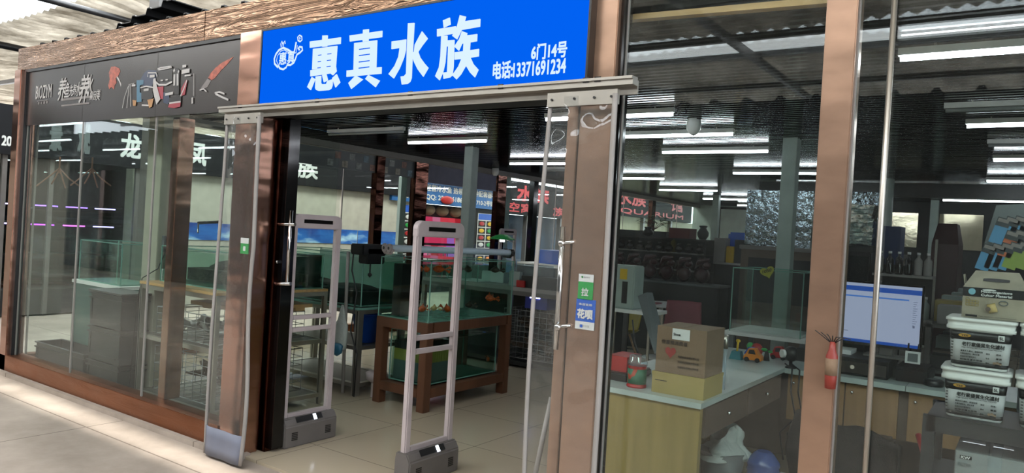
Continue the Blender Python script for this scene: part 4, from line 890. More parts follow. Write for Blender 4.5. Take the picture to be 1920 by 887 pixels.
t = thing('aquarium', (-4.75, 7.55, .68), 'small violet lit aquarium under the display counter above the driftwood', 'aquarium')
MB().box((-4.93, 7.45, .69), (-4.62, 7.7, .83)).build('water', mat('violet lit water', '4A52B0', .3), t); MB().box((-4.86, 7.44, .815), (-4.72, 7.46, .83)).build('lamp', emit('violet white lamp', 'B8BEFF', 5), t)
# glass things on the counter
tank(-6.38, -6.12, 7.3, 7.7, .946, 1.3, 'clear aquarium on the left end of the display counter')
tank(-6.02, -5.55, 7.3, 7.7, .946, 1.22, 'clear aquarium in the middle of the display counter', base='white')
p = aY(942, 446, 7.4)
gl = thing('desk_lamp', (p.x, 7.4, .946), 'green shaded lamp over the clear aquarium on the display counter', 'lamp')
MB().lathe((p.x, 7.4, p.z-.02), [(.16, 0), (.15, .012), (.08, .05), (.02, .065)], 20).build('lamp_shade', 'green', gl); MB().tube([(p.x, 7.4, p.z), (p.x+.14, 7.45, p.z-.05), (p.x+.18, 7.5, .96)], .008, 8).build('arm', 'alu', gl); MB().lathe((p.x, 7.4, p.z-.05), [(.03, 0), (.03, .03)], 10).build('bulb', emit('lamp bulb', 'F0F6FF', 4), gl)
for i, (px, py, w_, hh, m, lab) in enumerate(((995, 500, .5, .26, 'plastic_clear', 'clear plastic bag full of fish water on the display counter'),)):
    p = aY(px, py, 7.5); tag(MB().box((p.x-w_/2, 7.4, .946), (p.x+w_/2, 7.7, .946+hh)).build('tub', m, bevel=.03), lab, 'tub')
tag(MB().box((-5.1, 7.33, .947), (-4.95, 7.39, 1.12)).build('bottle_crate', 'col_grey'), 'pale upright pack beside the green lamp stem', 'pack')
for i, (px, c, w_, hh, lab) in enumerate(((975, 'red', .12, .08, 'red box on a white box on the display counter'), (1010, 'grey_dark', .5, .14, 'wide dark grey low box at the front of the display counter'), (922, 'white', .34, .13, 'white flat box on the display counter behind the goldfish tank'), (1000, 'blue', .35, .1, 'blue lid behind the clear bag on the display counter'))):
    zz = .946
    if i == 0: pass
    yy = (7.26, 7.29, 7.56, 7.72)[i]; p = aY(px, 540, yy); tag(MB().box((p.x-w_/2, yy, zz), (p.x+w_/2, yy+(.025, .1, .12, .1)[i], zz+hh)).build('box', c, bevel=.005), lab, 'box')
t = thing('far_cabinet', (-6.6, 11.5, 0), 'long blue topped cabinet far behind the gate', 'cabinet')
MB().box((-7.5, 11, 0), (-5.95, 12, 1.0)).build('body', 'grey_dark', t); MB().box((-7.5, 11, 1.0), (-5.95, 12, 1.06)).build('worktop', 'white', t); MB().box((-7.2, 11.1, 1.06), (-6.2, 11.8, 1.3)).build('blue_tray', 'blue', t)
tag(MB().box((-6.6, 12.6, 0), (-5.4, 13.2, 1.75)).build('display_cabinet', 'dark_wall', bevel=.01), 'tall dark cabinet standing behind the blue tray', 'cabinet')

# ================================================================== CEILING LAMPS
LZ = 2.58
def lamp(x, y, on=True, label='', L=1.16, grp=None):
    t = thing('ceiling_lamp', (x, y, LZ), label, 'ceiling lamp', grp)
    MB().tube([(x, y, LZ), (x+L, y, LZ)], .014, 8).build('tube', 'tube' if on else 'tube_off', t)
    MB().box((x-.01, y-.02, LZ+.014), (x+L+.01, y+.02, LZ+.05)).build('housing', 'white', t)
    for s in (.15, L-.15): MB().box((x+s-.004, y-.004, LZ+.05), (x+s+.004, y+.004, CZ)).build('hanger', 'alu', t)
    return t
lamps = [(-.59, 4.17), (-3.5, 5.45), (-6.19, 6.62), (-3.4, 6.57), (-.44, 6.46), (-3.45, 7.83), (-6.33, 8.95), (-.35, 8.72), (-3.43, 10.2), (-6.05, 11.2), (-.5, 11.07), (-3.45, 12.4), (-6.06, 13.7), (-2.3, 12.25), (-3.3, 14.65), (-.7, 13.4), (-6.1, 16.2), (-3.3, 17), (-1.3, 14.9), (-1.4, 17.2), (-6.1, 18.6), (-3.3, 19.2), (-1.0, 18.4), (1.6, 5.4), (1.6, 8), (1.6, 11), (-6.2, 4.35)]
for i, (x, y) in enumerate(lamps):
    lamp(x, y, True, 'lit white tube lamp in the dark slatted ceiling, one of the regular rows', grp='lit ceiling tube lamps')
lamp(-6.67, 5.8, False, 'unlit grey tube lamp above the door opening'); lamp(-.52, 5.75, False, 'unlit grey tube lamp above the buckets'); lamp(-6.3, 9.9, False, 'unlit grey tube lamp above the display counter')
lamp(-.35, 7.6, False, 'unlit grey tube lamp above the hanging leaflets')
def camera_dome(px, py, Y, label):
    p = aY(px, py, Y); t = thing('security_camera', (p.x, Y, CZ-.2), label, 'camera')
    MB().lathe((p.x, Y, CZ-.22), [(.01, .06), (.035, .07), (.06, .11), (.062, .16), (.05, .22)], 16).build('dome', 'white', t); MB().lathe((p.x, Y, CZ-.165), [(.001, 0), (.02, .005), (.02, .02)], 12).build('lens', 'black', t)
camera_dome(930, 300, 10.2, 'white ceiling camera beside the first square column'); camera_dome(1299, 268, 6.1, 'white ceiling camera above the desk')

# ================================================================== RIGHT SIDE: counter and things on it
DX = -1.38; DZ = .75
dk = thing('counter', (-1.8, 4.5, 0), 'oak fronted counter with pale top just inside the right window', 'counter')
MB().box((-2.12, 3.84, 0), (DX-.01, 3.88, DZ-.03)).build('front_panel', 'oak', dk)
MB().box((-2.15, 3.82, DZ-.03), (DX, 6.1, DZ)).build('worktop', 'desk_white', dk)
MB().box((DX-.5, 3.9, DZ-.2), (DX-.015, 5.4, DZ-.035)).build('drawer_box', 'desk_grey', dk)
for (a, b2) in ((3.9, 4.62), (4.66, 5.38)):
    d = MB().box((DX-.016, a, DZ-.2), (DX-.002, b2, DZ-.04)).build('drawer', 'desk_grey', dk)
    MB().ball((DX+.008, (a+b2)/2, DZ-.12), .012, 10, 6).build('knob', 'steel', d)
MB().box((-2.12, 3.9, 0), (-2.07, 6.05, DZ-.035)).build('side_panel', 'oak', dk); MB().box((-2.07, 5.98, 0), (DX-.02, 6.02, DZ-.035)).build('back_panel', 'desk_grey', dk)
b = thing('counter', (0, 5.7, 0), 'second counter with tan cupboard doors carrying the computer screen', 'counter')
MB().box((DX+.002, 5.44, DZ-.035), (-.62, 6.1, DZ)).box((-.615, 5.44, DZ-.035), (.6, 6.1, DZ)).build('worktop', 'desk_white', b)
MB().box((DX+.01, 5.5, DZ-.37), (.55, 6.08, DZ-.036)).build('body', 'desk_grey', b); MB().box((.5, 5.5, 0), (.55, 6.08, DZ-.37)).box((DX+.01, 6.02, 0), (.5, 6.08, DZ-.37)).build('back_panel', 'desk_grey', b)
for (x0, x1) in ((-1.36, -.99), (-.98, -.66), (-.6, -.2), (-.19, .2)):
    d = MB().box((x0, 5.482, DZ-.36), (x1, 5.499, DZ-.045)).build('door', 'oak_brown', b)
    MB().ball((x0+.04, 5.474, DZ-.1), .011, 10, 6).build('knob', 'steel', d)
# stacked boxes
p = aZ(1318, 748, DZ)
t = thing('carton', (-1.6, 4.1, DZ), 'flat yellow carton at the front edge of the counter under the brown box', 'box')
MB().box((-1.7, 3.9, DZ), (-1.40, 4.2, DZ+.115)).build('box', 'card_y', t); MB().box((-1.702, 3.898, DZ+.1), (-1.398, 4.202, DZ+.118)).build('lid', 'card_y', t)
mb = MB(); A = aY(1247, 714, 3.897); txt(mb, '———', (-1.68, 3.897, DZ+.07), EX, EZ, .07, .004, 0); mb.build('small_print', 'letter_black', t)
t = thing('cardboard_box', (-1.56, 4.1, DZ+.12), 'brown cardboard box with a red heart print on the yellow carton', 'box')
bx0, bx1, by, bz0, bz1 = -1.685, -1.4, 3.9, DZ+.12, DZ+.37
MB().box((bx0, by, bz0), (bx1, 4.18, bz1)).build('box', 'card', t)
MB().prism([(bx0, by, bz1), (bx1, by, bz1), (bx1+.0, by-.0, bz1+.004), (bx0, by, bz1+.004)], (0, .28, 0)).box(((bx0+bx1)/2-.002, by-.001, bz1), ((bx0+bx1)/2+.002, 4.18, bz1+.006)).build('flap', 'card', t)
M['heart'] = mat('dull red print', '8E3B36', .7); M['dkprint'] = mat('brown print', '43352C', .7)
hp = []
for k in range(28):
    a = 2*math.pi*k/28; hp.append((bx0+.085+.0022*16*math.sin(a)**3*.9, by-.002, bz0+.115+.0022*(13*math.cos(a)-5*math.cos(2*a)-2*math.cos(3*a)-math.cos(4*a))))
MB().prism(hp, (0, -.001, 0)).build('heart_print', 'heart', t)
txt(MB(), '倍重视消费者', (bx0+.03, by-.001, bz0+.158), EX, EZ, .15, .022, .04).build('lettering', 'dkprint', t)
for k in range(3): txt(MB(), '包装标志说明文字内容', (bx0+.13, by-.001, bz0+.09-.028*k), EX, EZ, .12, .013, .03).build('lettering', 'dkprint', t)
lb = MB().box((bx0+.09, by-.003, bz1-.062), (bx0+.19, by-.001, bz1-.002)).build('paper_label', 'letter', t)
txt(MB(), 'Sicce', (bx0+.098, by-.004, bz1-.04), EX, EZ, .04, .014, .04).build('lettering', 'letter_black', lb)
# jar of sweets / food can
p = aZ(1213, 726, DZ)
t = thing('jar', (-1.82, 3.95, DZ), 'round plastic jar with red and orange printed sleeve beside the boxes', 'jar')
MB().lathe((-1.815, 3.95, DZ), [(.055, 0), (.058, .006), (.056, .012), (.053, .02), (.053, .12), (.056, .125)], 24).build('jar_body', 'red', t)
def sleeve():
    m, n, l = new('printed sleeve'); pb = n['Principled BSDF']; tc = n.new('ShaderNodeTexCoord'); v = n.new('ShaderNodeTexVoronoi'); v.inputs['Scale'].default_value = 28; l.new(tc.outputs['Object'], v.inputs['Vector'])
    cr = n.new('ShaderNodeValToRGB'); e = cr.color_ramp.elements; e[0].color = lin('A03A22'); e[1].color = lin('C89A30'); x = e.new(.4); x.color = lin('2E6A50'); cr.color_ramp.interpolation = 'CONSTANT'; l.new(v.outputs['Color'], cr.inputs[0]); l.new(cr.outputs[0], pb.inputs['Base Color']); return m
MB().lathe((-1.815, 3.95, DZ+.022), [(.0545, 0), (.0545, .085)], 24).build('printed_sleeve', sleeve(), t)
MB().lathe((-1.815, 3.95, DZ+.125), [(.057, 0), (.057, .02), (.05, .028), (.05, .05), (.045, .055)], 24).build('lid', 'plastic_clear', t)
tag(MB().box((-2.1, 4.0, DZ), (-1.9, 4.35, DZ+.05)).build('tray', 'black', bevel=.01), 'flat black tray on the counter left of the jar', 'tray')
tag(MB().box((-2.06, 4.05, DZ+.05), (-1.93, 4.25, DZ+.14)).build('box', 'red'), 'red box lying on the black tray', 'box')
tag(MB().box((-1.66, 4.25, DZ), (-1.6, 4.32, DZ+.34)).build('carton', 'yellow'), 'narrow yellow carton behind the brown box', 'box')
# thin glass tube stand beside the box
p = aZ(1344, 735, DZ); t = thing('glass_tube', (-1.44, 4.3, DZ), 'slim clear glass tube standing right of the brown box', 'tube')
MB().tube([(-1.43, 4.3, DZ), (-1.43, 4.3, DZ+.3)], .012, 12).build('tube', 'plastic_clear', t); MB().tube([(-1.43, 4.3, DZ+.24), (-1.43, 4.3, DZ+.32)], .016, 12).build('cap', 'alu', t)
# toys at the far end of the counter
def at(px, py): return aZ(px, py, DZ)
t = thing('toy_spade', at(1381, 673), 'teal and yellow toy spade set at the far edge of the counter', 'toy'); q = at(1381, 673)
MB().tbox((q.x, q.y), (.03, .03), (.045, .04), DZ, DZ+.06).build('bucket', 'teal', t); MB().tube([q+V((0, 0, .05)), q+V((.005, 0, .13))], .008, 8).ball(q+V((.005, 0, .135)), (.018, .008, .014), 8, 6).build('handle', 'yellow', t)
def car(q, L, h, c, wc, label, name='toy_car', roof=None):
    t = thing(name, q, label, 'toy'); x, y = q.x, q.y; w_ = L*.5
    pr = [(-.5, .12), (-.5, .42), (-.36, .52), (-.25, .95), (.15, 1.0), (.3, .6), (.5, .45), (.5, .12)]
    MB().prism([(x+a*L, y-w_/2, DZ+b2*h) for a, b2 in pr], (0, w_, 0)).build('body', c, t, bevel=.004)
    MB().prism([(x+a*L, y-w_/2-.002, DZ+b2*h) for a, b2 in ((-.22, .58), (-.17, .88), (.1, .9), (.2, .58))], (0, -.001, 0)).build('side_window', 'black', t)
    for a in (-.3, .3):
        for s in (-1, 1): MB().tube([(x+a*L, y+s*w_*.5-.008, DZ+h*.17), (x+a*L, y+s*w_*.5+.008, DZ+h*.17)], h*.17, 12).build('wheel', wc, t)
    return t
car(at(1412, 678), .13, .1, 'orange', 'black', 'orange yellow toy car in the middle of the toy row')
car(at(1378+22, 671)+V((0, .12, 0)), .1, .07, 'blue', 'black', 'blue toy car with dark wheels left of the orange car')
car(at(1455, 676)+V((0, .08, 0)), .12, .1, 'red', 'black', 'red toy car right of the green leaf toy')
t = thing('toy_plant', at(1425, 677), 'dark toy with bright green leaves between the orange and red cars', 'toy'); q = at(1428, 677)+V((.02, .05, 0))
MB().lathe(q, [(.025, 0), (.02, .03), (.012, .07)], 10).build('pot', 'black', t); MB().ball(q+V((-.02, 0, .08)), (.025, .008, .012), 8, 5).ball(q+V((.025, 0, .07)), (.02, .008, .01), 8, 5).build('leaves', 'green', t)
t = thing('toy_frog', at(1398, 668), 'green and red toy behind the orange car', 'toy'); q = at(1398, 672)+V((.02, .2, 0)); MB().ball(q+V((0, 0, .05)), (.05, .03, .05), 10, 6).build('body', 'red', t); MB().ball(q+V((-.05, 0, .07)), (.03, .02, .03), 10, 6).build('head', 'green', t)
# black webcam / fan with cables
q = at(1482, 690); t = thing('camera', q, 'small black camera on a stem standing at the counter corner', 'camera')
MB().ball(q+V((0, 0, .1)), (.055, .05, .055), 12, 8).lathe(q, [(.04, 0), (.035, .01), (.012, .02), (.012, .06)], 12).build('body', 'black', t); MB().tube([q+V((-.04, -.03, .1)), q+V((-.055, -.045, .1))], .03, 12).build('lens_ring', 'white', t); MB().box(q+V((.04, -.02, .06)), q+V((.15, .08, .15))).build('holder', 'black', t)
for k, (dx, lab) in enumerate(((0, 'black cable looping down from the counter corner, the left strand'), (.05, 'black cable looping down from the counter corner, the right strand'))):
    tag(MB().tube([q+V((dx-.03, -.03, .03)), V((DX+.06+dx, 5.41, DZ+.005)), V((DX+.06+dx, 5.41, .6)), V((DX+.1+dx, 5.42, .42)), V((DX+.0+dx, 5.42, .3)), V((DX+.04+dx*2, 5.4, .12))], .006, 6).build('cable', 'black'), lab, 'cable')
tag(MB().box((DX+.2, 5.42, .16), (DX+.26, 5.45, .42)).build('power_strip', 'white', bevel=.006), 'white power strip hanging under the counters', 'power strip')
# clear glass tank on the white table beyond
gz = .86
t = thing('table', (-1.77, 7, 0), 'white topped low table behind the toys', 'table')
MB().box((-2.12, 6.3, gz-.03), (-1.45, 6.95, gz)).build('tabletop', 'white', t)
for x in (-2.08, -1.5):
    for y in (6.33, 6.88): MB().box((x, y, 0), (x+.04, y+.04, gz-.03)).build('leg', 'grey', t)
MB().box((-2.08, 6.4, .35), (-1.5, 6.9, .6)).build('drawer_unit', 'desk_grey', t)
tank(-2.08, -1.5, 6.34, 6.9, gz, 1.5-.1, 'tall empty clear aquarium on the white topped table', base='white')
a = aY(1440, 510, 6.33); a.y = 6.315; t = thing('price_tag', (a.x, 6.315, a.z), 'yellow heart shaped price tag on the tall clear aquarium', 'price tag')
mb = MB(); xf = Matrix.Translation(a) @ Matrix.Rotation(-.35, 4, 'Y')
mb.prism([xf @ V((.0037*16*math.sin(g)**3, 0, .0034*(13*math.cos(g)-5*math.cos(2*g)-2*math.cos(3*g)-math.cos(4*g)))) for g in [2*math.pi*k/28 for k in range(28)]], (0, -.003, 0)); mb.build('heart_card', mat('lime yellow card', '9A9A34', .6), t)
txt(MB(), '1050', a+V((-.038, -.004, -.016)), V((1, 0, .35)), EZ, .075, .026, .03).build('lettering', 'letter_black', t)
# white cabinet, chairs, table, leaning board
q = aY(1185, 470, 5.9)
t = thing('white_cabinet', (-2.85, 6.0, 0), 'pale cabinet with a yellow round sticker on a thin legged table', 'cabinet')
MB().box((-3.1, 5.9, .98), (-2.79, 6.1, 1.36)).build('body', 'col_grey', t, bevel=.01); MB().box((-3.12, 5.88, .95), (-2.6, 6.2, .98)).build('table_top', 'white', t)
for xx in (-3.1, -2.64):
    for yy in (5.9, 6.16): MB().box((xx, yy, 0), (xx+.02, yy+.02, .95)).build('leg', 'alu', t)
MB().box((-2.9, 5.895, 1.03), (-2.85, 5.899, 1.22)).build('slot', 'black', t)
A = aY(1162, 521, 5.89); B = aY(1176, 507, 5.89); MB().box((A.x, 5.89, A.z-.01), (B.x, 5.897, B.z+.01)).build('sticker', 'yellow', t)
def chair(x, y, ang, m, label):
    t = thing('shell_chair', (x, y, 0), label, 'chair', None); xf = Matrix.Translation((x, y, 0)) @ Matrix.Rotation(ang, 4, 'Z')
    def fn(u, v):
        a = (u-.5)*2; s = v*1.9
        if s < 1: yy = -.22+.4*s; z = .45-.02*math.cos(a*1.5)+.05*a*a
        else: k = s-1; yy = .18+.10*k; z = .45+.42*k+.02
        wd = .23*(1-.12*max(0, v-.6)*2); return xf @ V((a*wd, yy+(-.05*a*a if s > 1 else 0), z))
    MB().sheet(fn, 12, 18).build('shell', m, t, solid=.012)
    for (sx, sy) in ((-1, -1), (1, -1), (-1, 1), (1, 1)): MB().tube([xf @ V((sx*.1, sy*.1, .43)), xf @ V((sx*.22, sy*.22, 0))], [.014, .01], 8).build('leg', 'ply', t)
    MB().tube([xf @ V((-.16, -.16, .25)), xf @ V((.16, .16, .25))], .005, 6).tube([xf @ V((-.16, .16, .25)), xf @ V((.16, -.16, .25))], .005, 6).build('brace', 'black', t)
    return t
p = aY(1303, 590, 6.0); chair(-3.46, 8.75, .35, 'pink', 'dusty pink shell chair seen over the brown cardboard box')
chair(-4.1, 8.3, -.6, mat('mustard shell', 'A8942C', .5), 'mustard yellow shell chair beyond the pale cabinet')
t = thing('folding_board', (-2.35, 5.2, DZ), 'grey panel leaning on the counter beside the yellow chair', 'panel')
A = aY(1228, 690, 5.0); pp = [aY(1195, 555, 5.3), aY(1212, 548, 5.3), aY(1238, 650, 5.05), aY(1226, 664, 5.0)]
MB().prism(pp, (.03, .05, 0)).build('panel', 'grey', t, bevel=.003)
MB().tube([aY(1204, 690, 4.9), aY(1190, 640, 4.95), aY(1186, 600, 5.0)], .006, 6).build('stay', 'black', t)
p = aY(1240, 568, 9.45); t = thing('round_table', (p.x, 9.45, 0), 'round white table with papers behind the pink chair', 'table')
MB().lathe((p.x, 9.45, .72), [(.44, 0), (.45, .01), (.44, .02)], 28).build('tabletop', 'white', t); MB().tube([(p.x, 9.45, 0.02), (p.x, 9.45, .72)], .03, 10).lathe((p.x, 9.45, 0), [(.22, 0), (.2, .02), (.03, .04)], 20).build('pedestal', 'white', t)
tag(MB().box((p.x-.25, 9.25, .74), (p.x+.02, 9.45, .755)).build('magazine', 'pink'), 'reddish paper lying on the round white table', 'paper')
tag(MB().box((p.x+.07, 9.3, .74), (p.x+.3, 9.5, .76)).build('paper', 'letter'), 'white paper lying on the round white table', 'paper')
# long dark shelf with jars and vases beyond
SHX0, SHX1, SHY = -5.85, -4.05, 11.0
t = thing('display_shelf', ((SHX0+SHX1)/2, SHY, 0), 'long dark display shelf with glass boards and round jars', 'shelf')
MB().box((SHX0, SHY+.42, 0), (SHX1, SHY+.45, 1.62)).build('back_panel', 'dark_wall', t)
for z in (.45, .8, 1.13, 1.4): MB().box((SHX0, SHY, z), (SHX1, SHY+.42, z+.015)).build('shelf_board', 'alu_dark', t)
for x in (SHX0, SHX1-.03): MB().box((x, SHY, 0), (x+.03, SHY+.42, 1.62)).build('side', 'black', t)
MB().box((SHX0, SHY+.02, 1.62), (SHX1, SHY+.45, 1.64)).build('top', 'black', t)
jar0 = None; n_ = 0
for z, hs in ((1.416, (.13, .17)), (1.146, (.14, .2)), (.816, (.16, .22))):
    for k in range(10):
        x = SHX0+.14+k*.168; h = hs[k % 2]*.95
        if jar0 is None:
            jar0 = thing('glass_jar', (x, SHY+.12, z), 'round dark glass jar in a row on the display shelf', 'jar', 'round jars on the display shelf')
            MB().lathe((x, SHY+.12, z), [(.03, 0), (.06, .03), (.065, .07), (.045, .11), (.03, .125), (.035, .135)], 16).build('jar_body', 'black_gloss', jar0); MB().lathe((x, SHY+.12, z+.1355), [(.032, 0), (.03, .012)], 14).build('lid', 'steel', jar0)
        else: dup(jar0, (x, SHY+.12+(.02 if k % 2 else 0), z))
for (px, lab, c, hh) in ((1318, 'round lidded vase on top of the display shelf', 'grey_dark', .2), (1215, 'black pot carrying the bushy plant on the display shelf', 'black', .14)):
    p = aY(px, 440, SHY+.2); t = thing('vase', (p.x, SHY+.2, 1.64), lab, 'vase'); MB().lathe((p.x, SHY+.2, 1.641), [(.05, 0), (.085, hh*.3), (.09, hh*.55), (.05, hh*.85), (.045, hh*.9), (.065, hh)], 20).build('vase_body', c, t); MB().lathe((p.x, SHY+.2, 1.641+hh), [(.066, 0), (.06, .015), (.01, .02)], 16).build('rim', c, t)
p = aY(1228, 425, SHY+.2); t = thing('potted_plant', (p.x, SHY+.2, 1.78), 'loose green plant in the black pot on the display shelf', 'plant'); mb = MB(); rnd = random.Random(2)
for k in range(46):
    a = rnd.uniform(0, 6.28); r = rnd.uniform(.05, .3); c = V((p.x+r*math.cos(a), SHY+.2+r*.4*math.sin(a), 1.82+rnd.uniform(0, .2)-r*.2)); d = V((math.cos(a), math.sin(a), rnd.uniform(-.6, .4)))*.05; s = d.cross(EZ).normalized()*.018
    mb._f([mb.bm.verts.new(q) for q in (c-d, c+s, c+d, c-s)])
mb.keep = True; mb.build('foliage', mat('dusty green leaves', '3E5A3C', .6), t, solid=.002)
mb = MB()
for k in range(8): mb.tube([(p.x, SHY+.2, 1.76), (p.x+.04*(k-3.5), SHY+.2, 1.85), (p.x+.08*(k-3.5), SHY+.2+.03*(k % 3), 1.88)], .004, 5)
mb.build('stem', 'wood', t)
for i, (px, c, w_, h, lab) in enumerate(((1280, 'red', .34, .16, 'reddish carton on top of the display shelf'),)):
    p = aY(px, 440, SHY+.25); tag(MB().box((p.x-w_/2, SHY+.1, 1.641), (p.x+w_/2, SHY+.4, 1.641+h)).build('carton', mat('dull red carton', '5E2A2A', .7)), lab, 'box')
t = thing('figurine', aY(1268, 480, SHY-.2), 'yellow figure standing in front of the display shelf jars', 'figurine'); p = aY(1262, 470, SHY+.3)
MB().lathe((p.x, SHY+.3, 1.416), [(.05, 0), (.06, .06), (.04, .13), (.045, .17), (.01, .2)], 12).build('body', 'card_y', t)
t = thing('sideboard', (-4.5, 10.3, 0), 'low dark counter across the middle of the shop', 'counter')
MB().box((-5.6, 10.1, 0), (-3.5, 10.5, .98)).build('body', 'grey_dark', t, bevel=.01); MB().box((-5.62, 10.08, .98), (-3.48, 10.52, 1.01)).build('worktop', 'grey', t)
M['maroon'] = mat('dark maroon shine', '33161A', .25)
for k in range(7):
    x = -5.45+k*.27; tag(MB().ball((x, 10.3, 1.13), (.12, .1, .12), 12, 8).ball((x+.07, 10.27, 1.27), (.07, .06, .06), 10, 6).tube([(x-.1, 10.28, 1.2), (x-.02, 10.25, 1.33), (x+.12, 10.25, 1.36)], [.03, .05, .02], 8).build('root_carving', 'maroon'), 'glossy dark maroon root carving on the low dark counter', 'carving', 'maroon root carvings')
# second block of shelves: boxes, blue cover
t = thing('shelf_unit', (-3.2, 11.5, 0), 'dark shelf unit under the blue cover and grey boxes', 'shelf')
MB().box((-4.0, 11.3, 0), (-2.4, 11.8, 1.28)).build('body', 'dark_wall', t); MB().box((-4.02, 11.27, 1.28), (-2.38, 11.82, 1.31)).build('top_board', 'alu_matte', t)
def obox(px0, px1, py0, Y, z0, m, label, d=.35, name='box', bv=.006):
    a = aY(px0, py0, Y); b2 = aY(px1, py0, Y); return tag(MB().box((a.x, Y, z0), (b2.x, Y+d, (a.z+b2.z)/2)).build(name, m, bevel=bv), label, 'box')
obox(1339, 1361, 446, 11.35, 1.311, 'alu_matte', 'pale box with dark lid left of the blue cover', .3)
obox(1378, 1408, 450, 11.32, 1.311, 'grey_dark', 'dark grey box in front of the blue cover', .2)
obox(1362, 1376, 462, 11.3, 1.311, 'yellow', 'yellow tub left of the dark grey box', .1)
obox(1408, 1428, 437, 11.4, 1.311, 'card', 'tall brown cardboard box right of the blue cover', .3)
obox(1365, 1407, 436, 11.56, 1.311, 'blue', 'bright blue cover over things on the shelf unit', .24, 'blue_cover', .03)
t = thing('shelf_unit', (-1.95, 9.5, 0), 'dark brown shelf unit behind the second square column', 'shelf')
MB().box((-3.0, 9.4, 0), (-1.2, 9.8, 1.55)).build('body', 'desk_grey', t); MB().box((-3.02, 9.38, 1.55), (-1.18, 9.82, 1.6)).build('top_board', 'alu_dark', t)
for k in range(3): MB().box((-2.9+.55*k, 9.385, .9), (-2.45+.55*k, 9.399, 1.45)).build('door', 'dark_wall', t)
tag(MB().box((-3.0, 9.5, 1.6), (-2.2, 9.6, 2.3)).build('insulation_sheet', 'foil2'), 'crumpled foil covered panel left of the second square column', 'panel')
tag(MB().box((-1.85, 9.5, 1.6), (-1.45, 9.6, 2.3)).build('insulation_sheet', 'foil2'), 'foil covered panel right of the second square column', 'panel')
t = thing('whiteboard', (-6.3, BACK-.05, 1.75), 'large plain white board on the far wall', 'board')
a = aY(1352, 392, BACK-.06); b2 = aY(1438, 447, BACK-.06); MB().box((a.x, BACK-.06, 1.5), (b2.x, BACK-.04, a.z)).build('board', mat('pale board', 'A2ACA8', .5), t); MB().box((a.x-.04, BACK-.07, a.z), (b2.x+.04, BACK-.03, a.z+.06)).box((a.x-.05, BACK-.07, 1.5), (a.x, BACK-.03, a.z)).build('frame', 'black', t)
# foil stack, bins, hanging mirrors right of the front post
p0 = aY(1590, 378, 7.5); p1 = aY(1628, 455, 7.5)
t = thing('speaker_cabinet', (-1.33, 7.5, 0), 'tall black cabinet under the foil wrapped stack', 'cabinet')
MB().box((-1.46, 7.5, 0), (-1.2, 7.85, 1.6)).build('body', 'black', t, bevel=.01); MB().box((-1.44, 7.495, 1.3), (-1.22, 7.499, 1.56)).build('grille', 'soft_black', t); MB().box((-1.47, 7.49, 1.6), (-1.19, 7.86, 1.65)).build('lid', 'grey_dark', t)
mb = MB(); rnd = random.Random(5)
for k in range(9): mb.tbox((-1.33+rnd.uniform(-.01, .01), 7.68), (.125, .16), (.115, .15), 1.652+k*.043, 1.652+k*.043+.04)
tag(mb.build('foil_stack', 'foil'), 'stack of crumpled silver foil sheets on the tall black cabinet', 'stack')
tag(MB().box((-1.18, 7.9, 0), (-1.02, 8.2, 1.86)).build('blue_bin', mat('deep blue board', '17305E', .5)), 'deep blue upright box beside the foil stack', 'box')
t = thing('drinks_shelf', (-.85, 7.5, 0), 'metal shelf with dark bottles behind the computer screen', 'shelf')
for z in (.6, 1.02, 1.4): MB().box((-1.15, 7.3, z), (-.68, 7.6, z+.02)).build('shelf_board', 'alu_matte', t)
for x in (-1.15, -.7): MB().box((x, 7.58, 0), (x+.02, 7.6, 1.75)).build('upright', 'alu', t)
MB().box((-1.15, 7.6, .3), (-.68, 7.61, 1.5)).build('back_panel', 'dark_wall', t)
bot = None
for z, n2 in ((1.42, 6), (1.04, 6), (.62, 6)):
    for k in range(n2):
        x = -1.1+k*.075; lab = {1.42: 'dark bottle on the upper board of the metal shelf', 1.04: 'pale bottle on the middle board of the metal shelf', .62: 'clear bottle on the lowest board of the metal shelf'}[z]
        mm = {1.42: ['black_gloss', 'alu_matte'][k > 3], 1.04: 'col_grey', .62: 'alu_matte'}[z]; t = thing('bottle', (x, 7.38, z), lab, 'bottle', lab.replace('bottle', 'bottles') + ' ' + mm.replace('_', ' '))
        if mm == 'alu_matte' and z > 1.4: t['label'] = 'pale grey bottle on the upper board of the metal shelf'; t['group'] = 'pale bottles on the upper board'
        MB().lathe((x, 7.38, z+.001), [(.03, 0), (.032, .01), (.032, .13), (.012, .16), (.012, .18)], 12).build('bottle_body', mm, t); MB().lathe((x, 7.38, z+.182), [(.014, 0), (.014, .02)], 10).build('cap', 'white', t)
t = thing('gondola_shelf', (-.5, 8.8, 0), 'long dark shop shelf running back behind the buckets', 'shelf')
for z in (.35, .7, 1.05): MB().box((-.66, 6.6, z), (-.2, 10.5, z+.025)).build('shelf_board', 'alu_dark', t)
MB().box((-.2, 6.6, 0), (-.17, 10.5, 1.45)).build('back_panel', 'dark_wall', t)
for y in (6.6, 8.5, 10.46): MB().box((-.64, y, 0), (-.6, y+.04, 1.1)).build('upright', 'alu_dark', t)
rnd = random.Random(9)
for z in (.376, .726, 1.076):
    for k in range(14):
        y = 6.68+k*.26; h = rnd.uniform(.1, .22)
        tag(MB().box((-.62+rnd.uniform(0, .05), y, z), (-.4, y+.2, z+h)).build('packet', rnd.choice(['grey', 'alu_matte', 'card_y', 'grey_dark', 'col_grey', 'desk_grey']), bevel=.004), 'assorted small packet in a row on the long dark shop shelf', 'packet', 'packets on the long dark shelf')
tag(MB().box((-.98, 10.2, 0), (-.7, 10.9, 1.75)).tbox((-.84, 10.55), (.1, .2), (.14, .35), 1.75, 2.0).build('red_dome_cover', mat('maroon cover', '3E1E20', .5)), 'maroon covered shape under the shiny gold panels', 'cover')
